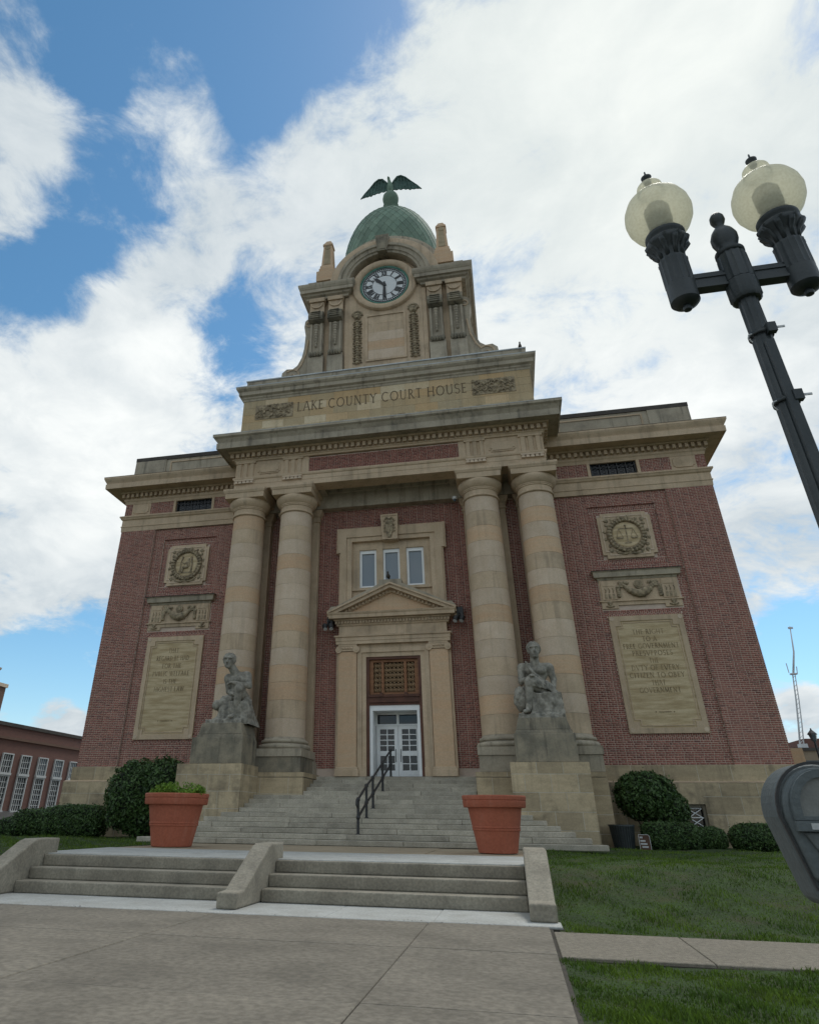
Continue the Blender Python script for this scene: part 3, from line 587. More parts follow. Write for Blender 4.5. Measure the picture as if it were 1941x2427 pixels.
# --- bands, cornice and parapet of the wings
for s in (-1, 1):
    fl = (lambda P: P) if s > 0 else (lambda P: [(-x, y) for x, y in reversed(P)])
    path = fl([(7.0, 0.0), (14.0, 0.0), (14.0, 20.0)])
    MB().mold(path, [(-.05, 13.97), (.02, 13.97), (.035, 14.20), (.06, 14.21), (.06, 14.26), (.03, 14.27), (.03, 14.58), (.09, 14.62), (.13, 14.70), (.16, 14.72), (.16, 14.79), (-.05, 14.84)]).build('architrave_band', stone, CH)
    MB().mold(path, [(-.05, 15.48), (.03, 15.48), (.05, 15.62), (.10, 15.68), (.10, 15.74), (.07, 15.75), (.07, 16.02), (.26, 16.04), (.30, 16.12), (-.05, 16.13)]).build('bed_moulding', stone, CH)
    MB().mold(path, [(-.05, 16.131), (.83, 16.131), (.83, 16.10), (.86, 16.10), (.87, 16.36), (.83, 16.37), (.85, 16.42), (.93, 16.55), (.97, 16.64), (.97, 16.72), (-.05, 16.80)]).build('cornice', stone, CH)
    MB().mold(path, [(-.05, 16.801), (.975, 16.721), (.98, 16.735), (-.05, 16.83)]).build('cornice_flashing', roof_dark, CH)
    path = fl([(7.0, 0.12), (13.93, 0.12), (13.93, 20.0)])
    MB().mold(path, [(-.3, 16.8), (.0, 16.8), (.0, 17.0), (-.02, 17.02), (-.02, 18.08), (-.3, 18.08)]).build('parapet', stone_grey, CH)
    MB().mold(path, [(-.35, 18.085), (.03, 18.085), (.03, 18.30), (-.35, 18.32)]).build('parapet_coping', roof_dark, CH)
    a, b = sx(s, 12.15, 13.94); MB().box(a, b, .085, .2, 17.03, 18.07).build('parapet_pier', stone_grey, CH)
    a, b = sx(s, 8.1, 11.9); m = MB().ring([(a, 17.28), (b, 17.28), (b, 17.95), (a, 17.95)], [(a+.07, 17.35), (b-.07, 17.35), (b-.07, 17.88), (a+.07, 17.88)], .10, .2).build('parapet_panel', stone, CH)
    # frieze window, tablets
    a, b = sx(s, 9.16, 11.14); w = MB().box(a, b, .18, .22, 14.86, 15.53).build('frieze_window', pane_m, CH)
    f = MB()
    for p, q in ((a-.13, a), (b, b+.13)): f.box(p, q, -.05, .3, 14.83, 15.50)
    f.build('window_frame', stone, w)
    g = MB()
    for k in range(6): x = a+.06+(b-a-.12)*k/5; g.box(x-.018, x+.018, .06, .1, 14.87, 15.49)
    for k in range(5):
        for q in range(4):
            xx = a+.06+(b-a-.12)*(k+.5)/5; zz = 14.95+q*.14; g.prism([(xx-.12, zz-.05), (xx-.09, zz-.05), (xx+.12, zz+.06), (xx+.09, zz+.06)], .07, .085); g.prism([(xx+.09, zz-.05), (xx+.12, zz-.05), (xx-.09, zz+.06), (xx-.12, zz+.06)], .087, .1)
    g.box(a, b, .055, .105, 15.30, 15.33); g.build('iron_grille', iron, w)
    def notch(x0, x1, z0, z1, n): return [(x0+n, z0), (x1-n, z0), (x1-n, z0+n), (x1, z0+n), (x1, z1-n), (x1-n, z1-n), (x1-n, z1), (x0+n, z1), (x0+n, z1-n), (x0, z1-n), (x0, z0+n), (x0+n, z0+n)]
    a, b = sx(s, 12.56, 13.59); t = MB().box(a, b, -.015, .1, 14.83, 15.50).build('tablet', stone, CH); MB().prism(notch(a+.09, b-.09, 14.93, 15.42, .07), -.055, -.01).build('tablet_panel', stone, t)
    a, b = sx(s, 7.0, 7.68); MB().box(a, b, -.015, .1, 14.83, 15.50).build('tablet', stone, CH)
# dentils (single parts sharing one mesh)
dent = boxmesh('dentil', .155, .17, .21, stone); dent_w = boxmesh('dentil_small', .135, .17, .20, stone)
def dentils(me, pts, parent, rot=0):
    for p in pts: o = bpy.data.objects.new('dentil', me); col.objects.link(o); o.parent = parent; o.location = p; o.rotation_euler.z = rot
for s in (-1, 1):
    n = 27; dentils(dent_w, [(s*(7.3+(14.12-7.3)*k/(n-1)), -.16, 15.91) for k in range(n)], CH)
    dentils(dent_w, [(s*14.16, -.02+.262*(k+.6), 15.91) for k in range(7)], CH, PI/2)
# --- portico
PX, PY = 7.11, -2.18
for s in (-1, 1):                                      # stylobate blocks either side of the stairs
    a, b = sx(s, 3.12, 7.44); ashlar(CH, a, b, -2.42, 0.0, [0.4, 0.95, 1.5, 2.05, 2.60], 1.1, stone_base, faces='flr')
    a, b = sx(s, 3.10, 7.42); ashlar(CH, a, b, -2.40, 0.0, [2.605, 2.77], 1.1, stone_base, faces='flr')
COLOR = {'o': stone_tan, 'p': stone_pale, 'b': stone}
TONE = {-6.5: 'obpppoppbpopbp'[::-1], -4.2: 'pbpopppobpoobp'[::-1], 4.2: 'pboppbpoppbpob'[::-1], 6.5: 'popobpobppobpb'[::-1]}
SH0, SH1 = 3.99, 13.40
def shaft_r(z):                                        # gentle entasis
    t = (z-SH0)/(SH1-SH0); return .795-.075*t**1.7
for cx in (-6.5, -4.2, 4.2, 6.5):
    c = MB().lathe([(shaft_r(z)-.02, z) for z in np.linspace(SH0, SH1, 8)], cx, -1.38, 24).build('column', mortar_stone, CH, True)
    zs = np.linspace(SH0, SH1, 15)
    for k in range(14):
        z0, z1 = zs[k]+.004, zs[k+1]-.004
        pr = [(shaft_r(z0)-.03, z0), (shaft_r(z0), z0), (shaft_r((z0+z1)/2), (z0+z1)/2), (shaft_r(z1), z1), (shaft_r(z1)-.03, z1)]
        MB().lathe(pr, cx, -1.38, 40).build('drum', COLOR[TONE[cx][k]], c, True, auto=40)
    def tor(r, z, q, n=7): return [(r+q*math.sin(PI*i/n), z-q*math.cos(PI*i/n)) for i in range(n+1)]
    b = MB().lathe([(.78, 3.55)]+tor(.93, 3.66, .09)+[(.90, 3.75)]+tor(.86, 3.85, .065)+[(.83, 3.93), (.80, 3.99)], cx, -1.38, 40).build('base', stone_grey, c, True, auto=50)
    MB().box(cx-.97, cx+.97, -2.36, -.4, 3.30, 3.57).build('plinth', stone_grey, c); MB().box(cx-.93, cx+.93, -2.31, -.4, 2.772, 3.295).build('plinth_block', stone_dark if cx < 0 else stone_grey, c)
    cap = MB().lathe([(.72, 13.40), (.77, 13.41)]+tor(.74, 13.46, .05)+[(.73, 13.52), (.735, 13.72), (.77, 13.73), (.775, 13.78), (.80, 13.79), (.80, 13.83), (.83, 13.85), (.91, 13.95), (.955, 14.06), (.96, 14.13), (.93, 14.20), (.8, 14.21)], cx, -1.38, 40).build('capital', stone, c, True, auto=40)
    m = MB(); m.frus((cx-.93, cx+.93, -2.31, -.5), 14.205, (cx-.95, cx+.95, -2.33, -.5), 14.45); m.frus((cx-.97, cx+.97, -2.35, -.5), 14.452, (cx-1.02, cx+1.02, -2.40, -.5), 14.56); m.box(cx-1.02, cx+1.02, -2.40, -.5, 14.562, 14.66); m.build('abacus', stone, c)
# antae behind the columns
for s in (-1, 1):
    for x0, x1 in ((3.36, 5.22), (5.74, 7.25)):
        a, b = sx(s, x0, x1); an = MB().box(a, b, -.45, .5, 3.45, 13.45).build('anta', stone, CH)
        MB().mold([(a, .3), (a, -.45), (b, -.45), (b, .3)], [(-.05, 2.78), (.16, 2.78), (.16, 3.2), (.10, 3.24), (.10, 3.36), (.03, 3.42), (-.05, 3.43)]).build('base', stone_grey, an)
        MB().mold([(a, .3), (a, -.45), (b, -.45), (b, .3)], [(-.05, 13.44), (.05, 13.46), (.05, 13.52), (.02, 13.54), (.02, 13.72), (.06, 13.75), (.14, 13.92), (.16, 14.04), (-.05, 14.05)]).build('capital', stone, an)
# entablature: architrave, ceiling, frieze, cornice
path = [(-PX, 0.3), (-PX, PY), (PX, PY), (PX, 0.3)]
MB().mold(path, [(-.78, 14.67), (0, 14.67), (0, 14.92), (.015, 14.93), (.015, 15.14), (.05, 15.16), (.075, 15.22), (.075, 15.28), (-.78, 15.29)]).build('architrave', stone, CH)
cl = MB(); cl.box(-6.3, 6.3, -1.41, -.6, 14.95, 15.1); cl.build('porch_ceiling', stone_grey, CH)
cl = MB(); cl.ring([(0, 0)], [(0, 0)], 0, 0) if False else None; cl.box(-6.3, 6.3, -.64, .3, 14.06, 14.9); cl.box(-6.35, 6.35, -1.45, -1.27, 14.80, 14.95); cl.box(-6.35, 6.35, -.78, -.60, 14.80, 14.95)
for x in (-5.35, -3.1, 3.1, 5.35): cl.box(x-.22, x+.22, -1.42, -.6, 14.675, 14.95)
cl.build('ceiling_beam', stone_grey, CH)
m = MB(); m.box(-PX+.01, -3.5, PY+.03, -1.5, 15.29, 16.13); m.box(3.45, PX-.01, PY+.03, -1.5, 15.29, 16.13); m.box(-PX+.01, -6.4, -1.5, .2, 15.29, 16.13); m.box(6.4, PX-.01, -1.5, .2, 15.29, 16.13); m.build('frieze', stone, CH)['kind'] = 'stuff'
for x0, x1 in ((-7.08, -6.13), (-4.72, -3.78), (3.72, 4.60), (6.08, 7.06)):
    t = MB()
    for k in range(3):
        w = (x1-x0)/3; a = x0+w*k; t.prism([(a+.03, PY+.04), (a+.075, PY-.035), (a+w-.075, PY-.035), (a+w-.03, PY+.04)], 15.30, 16.02, 'z')
    t.box(x0-.02, x1+.02, PY-.06, PY+.1, 16.02, 16.12); tr = t.build('triglyph', stone, CH)
    g = MB(); g.box(x0, x1, PY-.105, PY, 15.08, 15.155)
    for k in range(5): a = x0+(x1-x0)*(k+.5)/5; g.frus((a-.085, a+.085, PY-.11, PY), 14.955, (a-.06, a+.06, PY-.09, PY), 15.08)
    g.build('guttae', stone_pale, tr)
for x0, x1 in ((-5.98, -4.88), (4.76, 5.92)): 
    t = MB().prism(notch(x0, x1, 15.42, 15.95, .09), PY-.01, PY+.06).build('tablet', stone, CH); MB().prism(notch(x0+.06, x1-.06, 15.48, 15.89, .09), PY-.04, PY).build('tablet_panel', stone, t)
MB().mold(path, [(-.5, 16.131), (.04, 16.131), (.07, 16.20), (.12, 16.23), (.12, 16.27), (.08, 16.28), (.08, 16.50), (.30, 16.52), (.34, 16.60), (-.5, 16.61)]).build('bed_moulding', stone, CH)
MB().mold(path, [(-.5, 16.611), (.72, 16.611), (.72, 16.56), (.77, 16.56), (.78, 16.86), (.73, 16.87), (.76, 16.93), (.85, 17.08), (.94, 17.15), (.94, 17.26), (-.5, 17.36)]).build('cornice', stone_grey, CH)
MB().mold(path, [(-.5, 17.361), (.945, 17.262), (.95, 17.285), (-.5, 17.39)]).build('cornice_flashing', flash_pale, CH)
n = 55; dentils(dent, [(-7.25+14.5*k/(n-1), PY-.17, 16.39) for k in range(n)], CH)
for s in (-1, 1): dentils(dent, [(s*(PX+.17), PY+.12+.268*k, 16.39) for k in range(9)], CH, PI/2)
# attic with the inscription
ax, ay = 6.98, -2.33
zz = [17.36, 17.86, 18.26, 18.68, 19.08, 19.50]
for k in range(1, 5):
    n = 13 if k % 2 else 12; xs = np.linspace(-ax, ax, n+1)
    for i in range(n): MB().box(xs[i]+.004, xs[i+1]-.004, ay-random.uniform(0, .003), ay+.2, zz[k]+.004, zz[k+1]-.004).build('stone_block', ashlar_tan, CH)
MB().box(-ax+.01, ax-.01, ay+.012, 8.0, 17.3, 19.6).build('attic_core', stone_grey, CH)
MB().box(-ax, ax, ay-.02, ay+.2, 17.36, 17.855).build('attic_base', stone_base, CH)
path = [(-ax, 8.0), (-ax, ay), (ax, ay), (ax, 8.0)]
MB().mold(path, [(-.5, 19.50), (.02, 19.50), (.04, 19.60), (.09, 19.64), (.10, 19.72), (.22, 19.78), (.22, 19.98), (.27, 20.02), (.34, 20.10), (.35, 20.20), (-.5, 20.26)]).build('attic_cornice', stone_grey, CH)
MB().mold(path, [(-.5, 20.261), (.352, 20.201), (.36, 20.24), (-.5, 20.29)]).build('cornice_flashing', flash_pale, CH)
MB().box(-ax+.06, ax-.06, ay+.05, 8.0, 20.2, 20.74).build('attic_step', stone_grey, CH); MB().box(-ax+.02, ax-.02, ay+.0, 8.0, 20.742, 20.80).build('cornice_flashing', flash_pale, CH)
# --- lettering: Roman capitals as raised strokes, the shade of cut letters painted dark
GL = {'A': (.78, [(.05,0,.37,1,.07), (.73,0,.41,1,.13), (.18,.36,.6,.36,.07)]), 'B': (.62, [(.12,0,.12,1,.13), ('a',.14,.74,.32,.26,-90,90,.11), ('a',.14,.26,.38,.27,-90,90,.12)]),
 'C': (.8, [('a',.46,.5,.39,.48,48,312,.12)]), 'D': (.8, [(.12,0,.12,1,.13), ('a',.14,.5,.56,.5,-90,90,.12)]), 'E': (.55, [(.12,0,.12,1,.13), (.12,.97,.5,.97,.07), (.12,.52,.44,.52,.07), (.12,.03,.52,.03,.07)]),
 'F': (.52, [(.12,0,.12,1,.13), (.12,.97,.5,.97,.07), (.12,.5,.42,.5,.07)]), 'G': (.82, [('a',.46,.5,.39,.48,48,320,.12), (.74,.08,.74,.44,.12)]), 'H': (.8, [(.12,0,.12,1,.13), (.68,0,.68,1,.13), (.12,.52,.68,.52,.07)]),
 'I': (.26, [(.13,0,.13,1,.13)]), 'K': (.68, [(.12,0,.12,1,.13), (.58,1,.14,.46,.07), (.24,.56,.64,0,.13)]), 'L': (.55, [(.12,0,.12,1,.13), (.12,.03,.52,.03,.07)]),
 'M': (.92, [(.12,0,.16,1,.08), (.16,1,.46,.05,.13), (.46,.05,.76,1,.08), (.76,1,.82,0,.13)]), 'N': (.82, [(.12,0,.12,1,.07), (.12,1,.7,0,.13), (.7,0,.7,1,.07)]), 'O': (.92, [('a',.46,.5,.4,.48,0,360,.12)]),
 'P': (.56, [(.12,0,.12,1,.13), ('a',.14,.72,.34,.28,-90,90,.11)]), 'R': (.66, [(.12,0,.12,1,.13), ('a',.14,.74,.32,.26,-90,90,.11), (.28,.5,.62,0,.13)]), 'S': (.56, [('a',.28,.75,.21,.24,30,270,.11), ('a',.28,.26,.23,.25,-150,90,.11)]),
 'T': (.68, [(.34,0,.34,1,.13), (.04,.97,.64,.97,.07)]), 'U': (.78, [(.12,1,.12,.36,.13), ('a',.38,.36,.26,.34,180,360,.10), (.64,1,.64,.36,.08)]), 'V': (.76, [(.04,1,.36,0,.13), (.72,1,.4,0,.07)]),
 'W': (1.05, [(.04,1,.28,0,.13), (.28,0,.52,1,.07), (.52,1,.76,0,.13), (.76,0,1.0,1,.07)]), 'Y': (.7, [(.04,1,.35,.5,.13), (.66,1,.35,.5,.07), (.35,.5,.35,0,.13)]), 'Z': (.64, [(.08,.97,.58,.97,.07), (.56,.97,.08,.03,.13), (.08,.03,.6,.03,.07)])}
def lettering(text, xa, xb, z0, h, y, m, parent, name='inscription', relief=0.008, bold=1.0, skip=None):
    adv = [(GL[c][0]+.16 if c != ' ' else .42) for c in text]; sc = (xb-xa)/sum(adv); x = xa; b = MB(); n = 0
    for c, w in zip(text, adv):
        if c != ' ':
            for q in GL[c][1]:
                n += 1; rel = relief+.0006*(n % 7)
                if q[0] == 'a':
                    _, cx, cy, rx, ry, a0, a1, t = q; k = max(6, int(abs(a1-a0)/24)); t *= bold
                    A = [math.radians(a0+(a1-a0)*i/k) for i in range(k+1)]
                    for i in range(k):
                        th = [t*(.55+.45*abs(math.cos(v))) for v in (A[i], A[i+1])]
                        P = [(cx+(rx+sg*tt/2)*math.cos(v), cy+(ry+sg*tt/2)*math.sin(v)) for v, tt, sg in ((A[i], th[0], 1), (A[i+1], th[1], 1), (A[i+1], th[1], -1), (A[i], th[0], -1))]
                        b.prism([(x+p[0]*sc, z0+p[1]*h) for p in P], y-rel, y+.003)
                else:
                    x0, y0, x1, y1, t = q; t *= bold; l = math.hypot(x1-x0, y1-y0); nx, ny = -(y1-y0)/l*t/2, (x1-x0)/l*t/2
                    b.prism([(x+(x0+nx)*sc, z0+(y0+ny)*h), (x+(x0-nx)*sc, z0+(y0-ny)*h), (x+(x1-nx)*sc, z0+(y1-ny)*h), (x+(x1+nx)*sc, z0+(y1+ny)*h)], y-rel, y+.003)
                    if abs(x1-x0) < .75*abs(y1-y0) and t > .05:
                        for ex, ey in ((x0, y0), (x1, y1)):
                            if ey in (0, 1): b.box(x+(ex-.11)*sc, x+(ex+.11)*sc, y-rel-.0003, y+.003, z0+(ey-(.05 if ey else 0))*h, z0+(ey+(0 if ey else .05))*h)
        x += w*sc
    return b.build(name, m, parent, kind='stuff')
lettering('LAKE COUNTY COURT HOUSE', -4.15, 4.12, 18.60, 0.54, ay-.003, letter_shade, CH, bold=.85)
def carving(x0, x1, z0, z1, y, m, parent, n, name='carved_panel', amp=.07):
    b = MB().box(x0, x1, y-.03, y+.1, z0, z1); w, h = x1-x0, z1-z0
    for i in range(n):
        x = random.uniform(x0+.08, x1-.08); z = random.uniform(z0+.08, z1-.08); a = random.uniform(0, PI); l = random.uniform(.09, .2); 
        pts = [(x+l*math.cos(a+.9*t)*t, y-.035-amp*(.5+.5*math.sin(3*t))*.6, z+l*.8*math.sin(a+1.6*t)*t) for t in np.linspace(-1, 1, 6)]
        pts = [(min(max(p[0], x0+.02), x1-.02), p[1], min(max(p[2], z0+.02), z1-.02)) for p in pts]
        b.tube(pts, [.012, .04, .05, .045, .035, .012], 6)
        if i % 3 == 0: b.ball((x, y-.06, z), (.05, .04, .05), 8, 5)
    return b.build(name, m, parent, True, auto=50)
carving(-6.3, -4.36, 18.36, 19.18, ay, stone_carved, CH, 62); carving(4.3, 6.26, 18.38, 19.20, ay, stone_carved, CH, 62)
# --- carved panels of the wings
def swag(b, x0, x1, z, drop, y, r, n=26, jit=.25):     # lumpy festoon
    for i in range(n+1):
        t = i/n; x = x0+(x1-x0)*t; zz = z-drop*(1-(2*t-1)**2); q = r*(.55+.6*math.sin(PI*t))
        b.ball((x+random.uniform(-.01, .01), y-.02-q*.35, zz), (q*random.uniform(.75, 1.1), q*.8, q*random.uniform(.75, 1.1)), 7, 5, jit)
def wreath(b, cx, cz, r, y, q, n=34):
    for i in range(n):
        a = 2*PI*i/n
        for dr in (-.4, .4): b.ball((cx+(r+dr*q)*math.cos(a+.05*dr), y-q*.3, cz+(r+dr*q)*math.sin(a)), (q*.62, q*.6, q*.62), 7, 5, .35)
for s in (-1, 1):
    # medallion
    a, b = sx(s, 9.04, 11.21); y = YR-.02
    md = MB().prism(notch(a, b, 10.98, 13.02, .16), y-.09, YR+.05).build('medallion', stone, CH)
    MB().ring(notch(a+.12, b-.12, 11.10, 12.90, .16), notch(a+.17, b-.17, 11.15, 12.85, .16), y-.115, y-.08).build('medallion_frame', stone_pale, md)
    cx, cz = (a+b)/2, 12.0; w = MB(); w.arc(cx, cz, [(.70+.115*math.cos(2*PI*k/8), y-.10+.09*math.sin(2*PI*k/8)) for k in range(8)], 0, 2*PI, 40); wreath(w, cx, cz, .70, y-.14, .105, 30)
    for i in range(16):
        an = 2*PI*i/16+.2; w.ball((cx+.9*math.cos(an)*1.0, y-.1, cz+.85*math.sin(an)), (.08, .04, .07), 7, 5, .4)
    for sx_ in (-1, 1):
        for sz in (-1, 1): w.ball((cx+sx_*.73, y-.1, cz+sz*.68), (.1, .05, .09), 8, 5, .4)
    w.tube([(cx-.5, y-.1, cz-.8), (cx-.2, y-.12, cz-.86), (cx, y-.13, cz-.80), (cx+.2, y-.12, cz-.86), (cx+.5, y-.1, cz-.8)], .05, 6)
    w.build('wreath', stone_carved, md, True, auto=60)
    dd_ = MB().lathe([(.0, -.02), (.57, -.02), (.57, .015), (.53, .03), (.0, .05)], 0, 0, 32, caps=False).build('disc', plaque_stone, md, False)
    dd_.rotation_euler.x = PI/2; dd_.location = (cx, y-.09, cz)
    e = MB(); yy = y-.15
    if s > 0:      # a balance
        e.box(cx-.025, cx+.025, yy, yy+.05, cz-.35, cz+.38); e.box(cx-.3, cx+.3, yy, yy+.05, cz+.25, cz+.29); e.ball((cx, yy, cz+.40), .05)
        for q in (-1, 1):
            X = cx+q*.29
            for p in (-1, 1): e.tube([(X, yy+.01, cz+.26), (X+p*.13, yy+.01, cz-.12)], .011, 5)
            e.prism([(X-.15, cz-.12), (X-.10, cz-.19), (X+.10, cz-.19), (X+.15, cz-.12)], yy-.02, yy+.05)
        e.box(cx-.14, cx+.14, yy, yy+.05, cz-.40, cz-.34); e.box(cx-.16, cx+.16, yy+.02, yy+.05, cz-.1, cz+.2)
    else:          # seated figure in relief before a tree
        e.ball((cx+.1, yy+.02, cz+.24), (.07, .05, .085)); e.ball((cx+.1, yy+.02, cz+.02), (.12, .06, .19)); e.tube([(cx+.1, yy+.01, cz-.12), (cx-.14, yy, cz-.16), (cx-.18, yy, cz-.4)], [.09, .075, .05], 8)
        e.tube([(cx+.12, yy, cz+.12), (cx-.08, yy, cz+.03), (cx-.2, yy, cz+.1)], [.05, .04, .03], 7); e.tube([(cx+.28, yy+.02, cz-.4), (cx+.3, yy+.02, cz), (cx+.24, yy+.02, cz+.36)], [.05, .04, .06], 7)
        e.tube([(cx-.3, yy+.02, cz-.36), (cx-.28, yy+.02, cz+.1), (cx-.2, yy+.02, cz+.4)], [.05, .03, .06], 7); e.box(cx-.38, cx+.38, yy+.01, yy+.05, cz-.44, cz-.38)
    e.build('relief', stone_carved, md, True, auto=50, kind='stuff')
    # shelf panel with a festoon
    a, b = sx(s, 8.64, 11.66); yp = YF-.06
    sp = MB().box(a, b, yp, YF+.05, 9.19, 10.04).build('garland_panel', stone, CH)
    MB().mold([(a+.0, YF), (a+.0, yp), (b, yp), (b, YF)], [(-.05, 10.04), (.02, 10.04), (.05, 10.10), (.05, 10.13), (.16, 10.14), (.19, 10.34), (.24, 10.38), (-.05, 10.40)]).build('panel_shelf', stone_grey, sp)
    MB().mold([(a-.19, YF), (a-.19, yp-.19), (b+.19, yp-.19), (b+.19, YF)], [(-.25, 10.401), (.06, 10.385), (.06, 10.41), (-.25, 10.43)]).build('shelf_flashing', roof_dark, sp)
    for p in (a+.06, b-.62):
        m = MB(); m.box(p, p+.56, yp-.045, yp, 9.22, 10.02); m.box(p+.06, p+.50, yp-.065, yp, 9.78, 9.93); pl_ = m.build('end_pilaster', stone, sp)
        m = MB()
        for k in range(3): m.tube([(p+.13+k*.15, yp-.05, 9.70), (p+.16+k*.15, yp-.065, 9.60), (p+.13+k*.15, yp-.05, 9.5)], .022, 6); m.box(p+.09+k*.15, p+.18+k*.15, yp-.07, yp-.04, 9.27, 9.45)
        m.build('flutes', stone_carved, pl_, kind='stuff')
    g = MB(); cx = (a+b)/2; swag(g, cx-.58, cx+.58, 9.80, .36, yp, .15); g.disc(cx, 9.80, .17, yp-.10, yp); g.disc(cx, 9.80, .10, yp-.13, yp-.1)
    for q in (-1, 1):
        g.disc(cx+q*.66, 9.80, .10, yp-.08, yp, 14)
        for k in range(6): g.ball((cx+q*.80, yp-.05, 9.72-.075*k), (.10-.004*k, .07, .07), 7, 5, .35)
        for k in range(4): g.ball((cx+q*(.42+.1*k), yp-.04, 9.88+.02*(k % 2)), (.07, .05, .06), 7, 5, .4)
    g.build('garland', stone_carved, sp, True, auto=60, kind='stuff')
    m = MB().mold([(a-.04, YF), (a-.04, yp), (b+.04, yp), (b+.04, YF)], [(-.05, 9.14), (.06, 9.14), (.06, 9.18), (-.05, 9.20)]).build('panel_ledge', stone, sp)
    m = MB(); m.prism([(a-.02, 8.86), (a+.62, 8.86), (a+.62, 8.99), (b-.62, 8.99), (b-.62, 8.86), (b+.02, 8.86), (b+.02, 9.14), (a-.02, 9.14)], yp, YF+.05); ft = m.build('panel_foot', stone, sp)
    m = MB()
    for p in (a+.3, b-.3):
        m.ball((p, yp-.03, 9.08), (.1, .05, .07), 8, 5); m.tube([(p-.16, yp-.03, 8.97), (p, yp-.05, 8.92), (p+.16, yp-.03, 8.97)], .03, 6); m.tube([(p, yp-.03, 9.1), (p, yp-.05, 8.92)], .04, 6)
    m.build('foot_ornament', stone_carved, ft, True, kind='stuff')
    # inscribed tablet
    a, b = sx(s, 8.78, 11.555); z0, z1 = 4.17, 8.54; yp = YF-.05
    pq = MB().box(a, b, yp, YF+.06, z0, z1).build('inscribed_tablet', plaque_stone, CH)
    rr = lambda i, nn: notch(a+i, b-i, z0+i, z1-i, nn)
    MB().ring([(a, z0), (b, z0), (b, z0+.16), (b, z0+.16), (b, z1-.16), (b, z1-.16), (b, z1), (a, z1), (a, z1-.16), (a, z1-.16), (a, z0+.16), (a, z0+.16)], rr(.20, .21), yp-.035, yp-.001).build('tablet_border', stone, pq)
    MB().ring(rr(.255, .21), rr(.285, .21), yp-.022, yp-.001).build('tablet_fillet', stone, pq)
    c = MB()
    for p in (a+.11, b-.11):
        for q in (z0+.11, z1-.11): c.disc(p, q, .085, yp-.05, yp-.03, 14)
    c.build('corner_disc', stone_pale, pq, kind='stuff')
    lines = ['THAT', 'REGARD BE HAD', 'FOR THE', 'PVBLIC WELFARE', 'IS THE', 'HIGHEST LAW'] if s < 0 else ['THE RIGHT', 'TO A', 'FREE GOVERNMENT', 'PRESVPPOSES', 'THE', 'DVTY OF EVERY', 'CITIZEN TO OBEY', 'THAT', 'GOVERNMENT']
    zt = 7.80
    for k, tx in enumerate(lines):
        wd = {'THAT': .52, 'REGARD BE HAD': 1.62, 'FOR THE': .95, 'PVBLIC WELFARE': 1.80, 'IS THE': .66, 'HIGHEST LAW': 1.45, 'THE RIGHT': 1.2, 'TO A': .56, 'FREE GOVERNMENT': 2.08, 'PRESVPPOSES': 1.5, 'THE': .36, 'DVTY OF EVERY': 1.76, 'CITIZEN TO OBEY': 2.0, 'GOVERNMENT': 1.5}[tx]
        pitch = .335 if s < 0 else .275
        lettering(tx, (a+b)/2-wd/2, (a+b)/2+wd/2, zt-pitch*k, .20 if s < 0 else .185, yp-.002, letter_shade_worn, pq, relief=.004, bold=1.0)
    m = MB(); cx = (a+b)/2; m.box(cx-.22, cx+.22, yp-.012, yp, 4.90, 4.925); m.disc(cx-.32, 4.912, .025, yp-.012, yp, 8); m.disc(cx+.32, 4.912, .025, yp-.012, yp, 8); m.build('rule_mark', letter_shade_worn, pq, kind='stuff')
# --- entrance: surround, pediment, doors
YD = -.53; ZT = 2.715
es_ = thing if False else None
sur = MB()
for s in (-1, 1):
    sur.box(*sx(s, 1.14, 2.40), YD+.10, .3, ZT-.03, 7.72)
sur.box(-1.14, 1.14, YD+.10, .3, 7.20, 7.72)
ds = sur.build('door_surround', stone, CH)
for s in (-1, 1):
    a, b = sx(s, 1.53, 2.29); p = MB().box(a, b, YD+.0, YD+.2, 3.02, 7.42).build('pilaster', stone_tan, ds)
    MB().mold([(a-.02, YD+.3), (a-.02, YD-.0), (b+.02, YD-.0), (b+.02, YD+.3)], [(-.05, 2.72), (.07, 2.72), (.07, 2.94), (.045, 2.96), (.045, 3.02), (.02, 3.05), (-.05, 3.06)]).build('base', stone, p)
    a2, b2 = sx(s, 1.13, 1.52); MB().box(a2, b2, YD+.06, YD+.3, ZT+.006, 3.04).build('plinth', stone, p)
    cpt = MB(); cpt.box(a-.02, b+.02, YD-.05, YD+.2, 7.64, 7.72); cpt.box(a+.02, b-.02, YD-.04, YD+.2, 7.44, 7.64)
    for q in (a, b):
        cpt.disc(q, 7.50, .135, YD-.07, YD+.16, 18); cpt.disc(q, 7.50, .06, YD-.09, YD-.06, 12)
    for k in range(4): cpt.ball((a+.2+(b-a-.4)*k/3, YD-.05, 7.56), (.06, .04, .05), 8, 5)
    cpt.build('ionic_capital', stone, p)
m = MB(); P = [(-1.13, ZT), (-1.13, 7.19), (1.13, 7.19), (1.13, ZT)]
for i, (w, yy) in enumerate(((.0, .03), (.12, .07))):
    pass
arch = MB(); arch.ring([(-1.50, ZT+.006), (1.50, ZT+.006), (1.50, 7.56), (-1.50, 7.56)], [(-1.32, ZT+.006), (1.32, ZT+.006), (1.32, 7.38), (-1.32, 7.38)], YD+.05, YD+.12); arch.build('door_architrave', stone, ds)
path = [(-2.36, .2), (-2.36, YD-.02), (2.36, YD-.02), (2.36, .2)]
MB().mold(path, [(-.3, 7.722), (.05, 7.722), (.05, 7.85), (.07, 7.86), (.07, 8.0), (.12, 8.02), (.13, 8.08), (-.3, 8.09)]).build('door_entablature', stone, ds)
MB().mold([(-2.30, .2), (-2.30, YD), (2.30, YD), (2.30, .2)], [(-.3, 8.09), (0, 8.09), (0, 8.50), (-.3, 8.50)]).build('door_frieze', stone, ds)
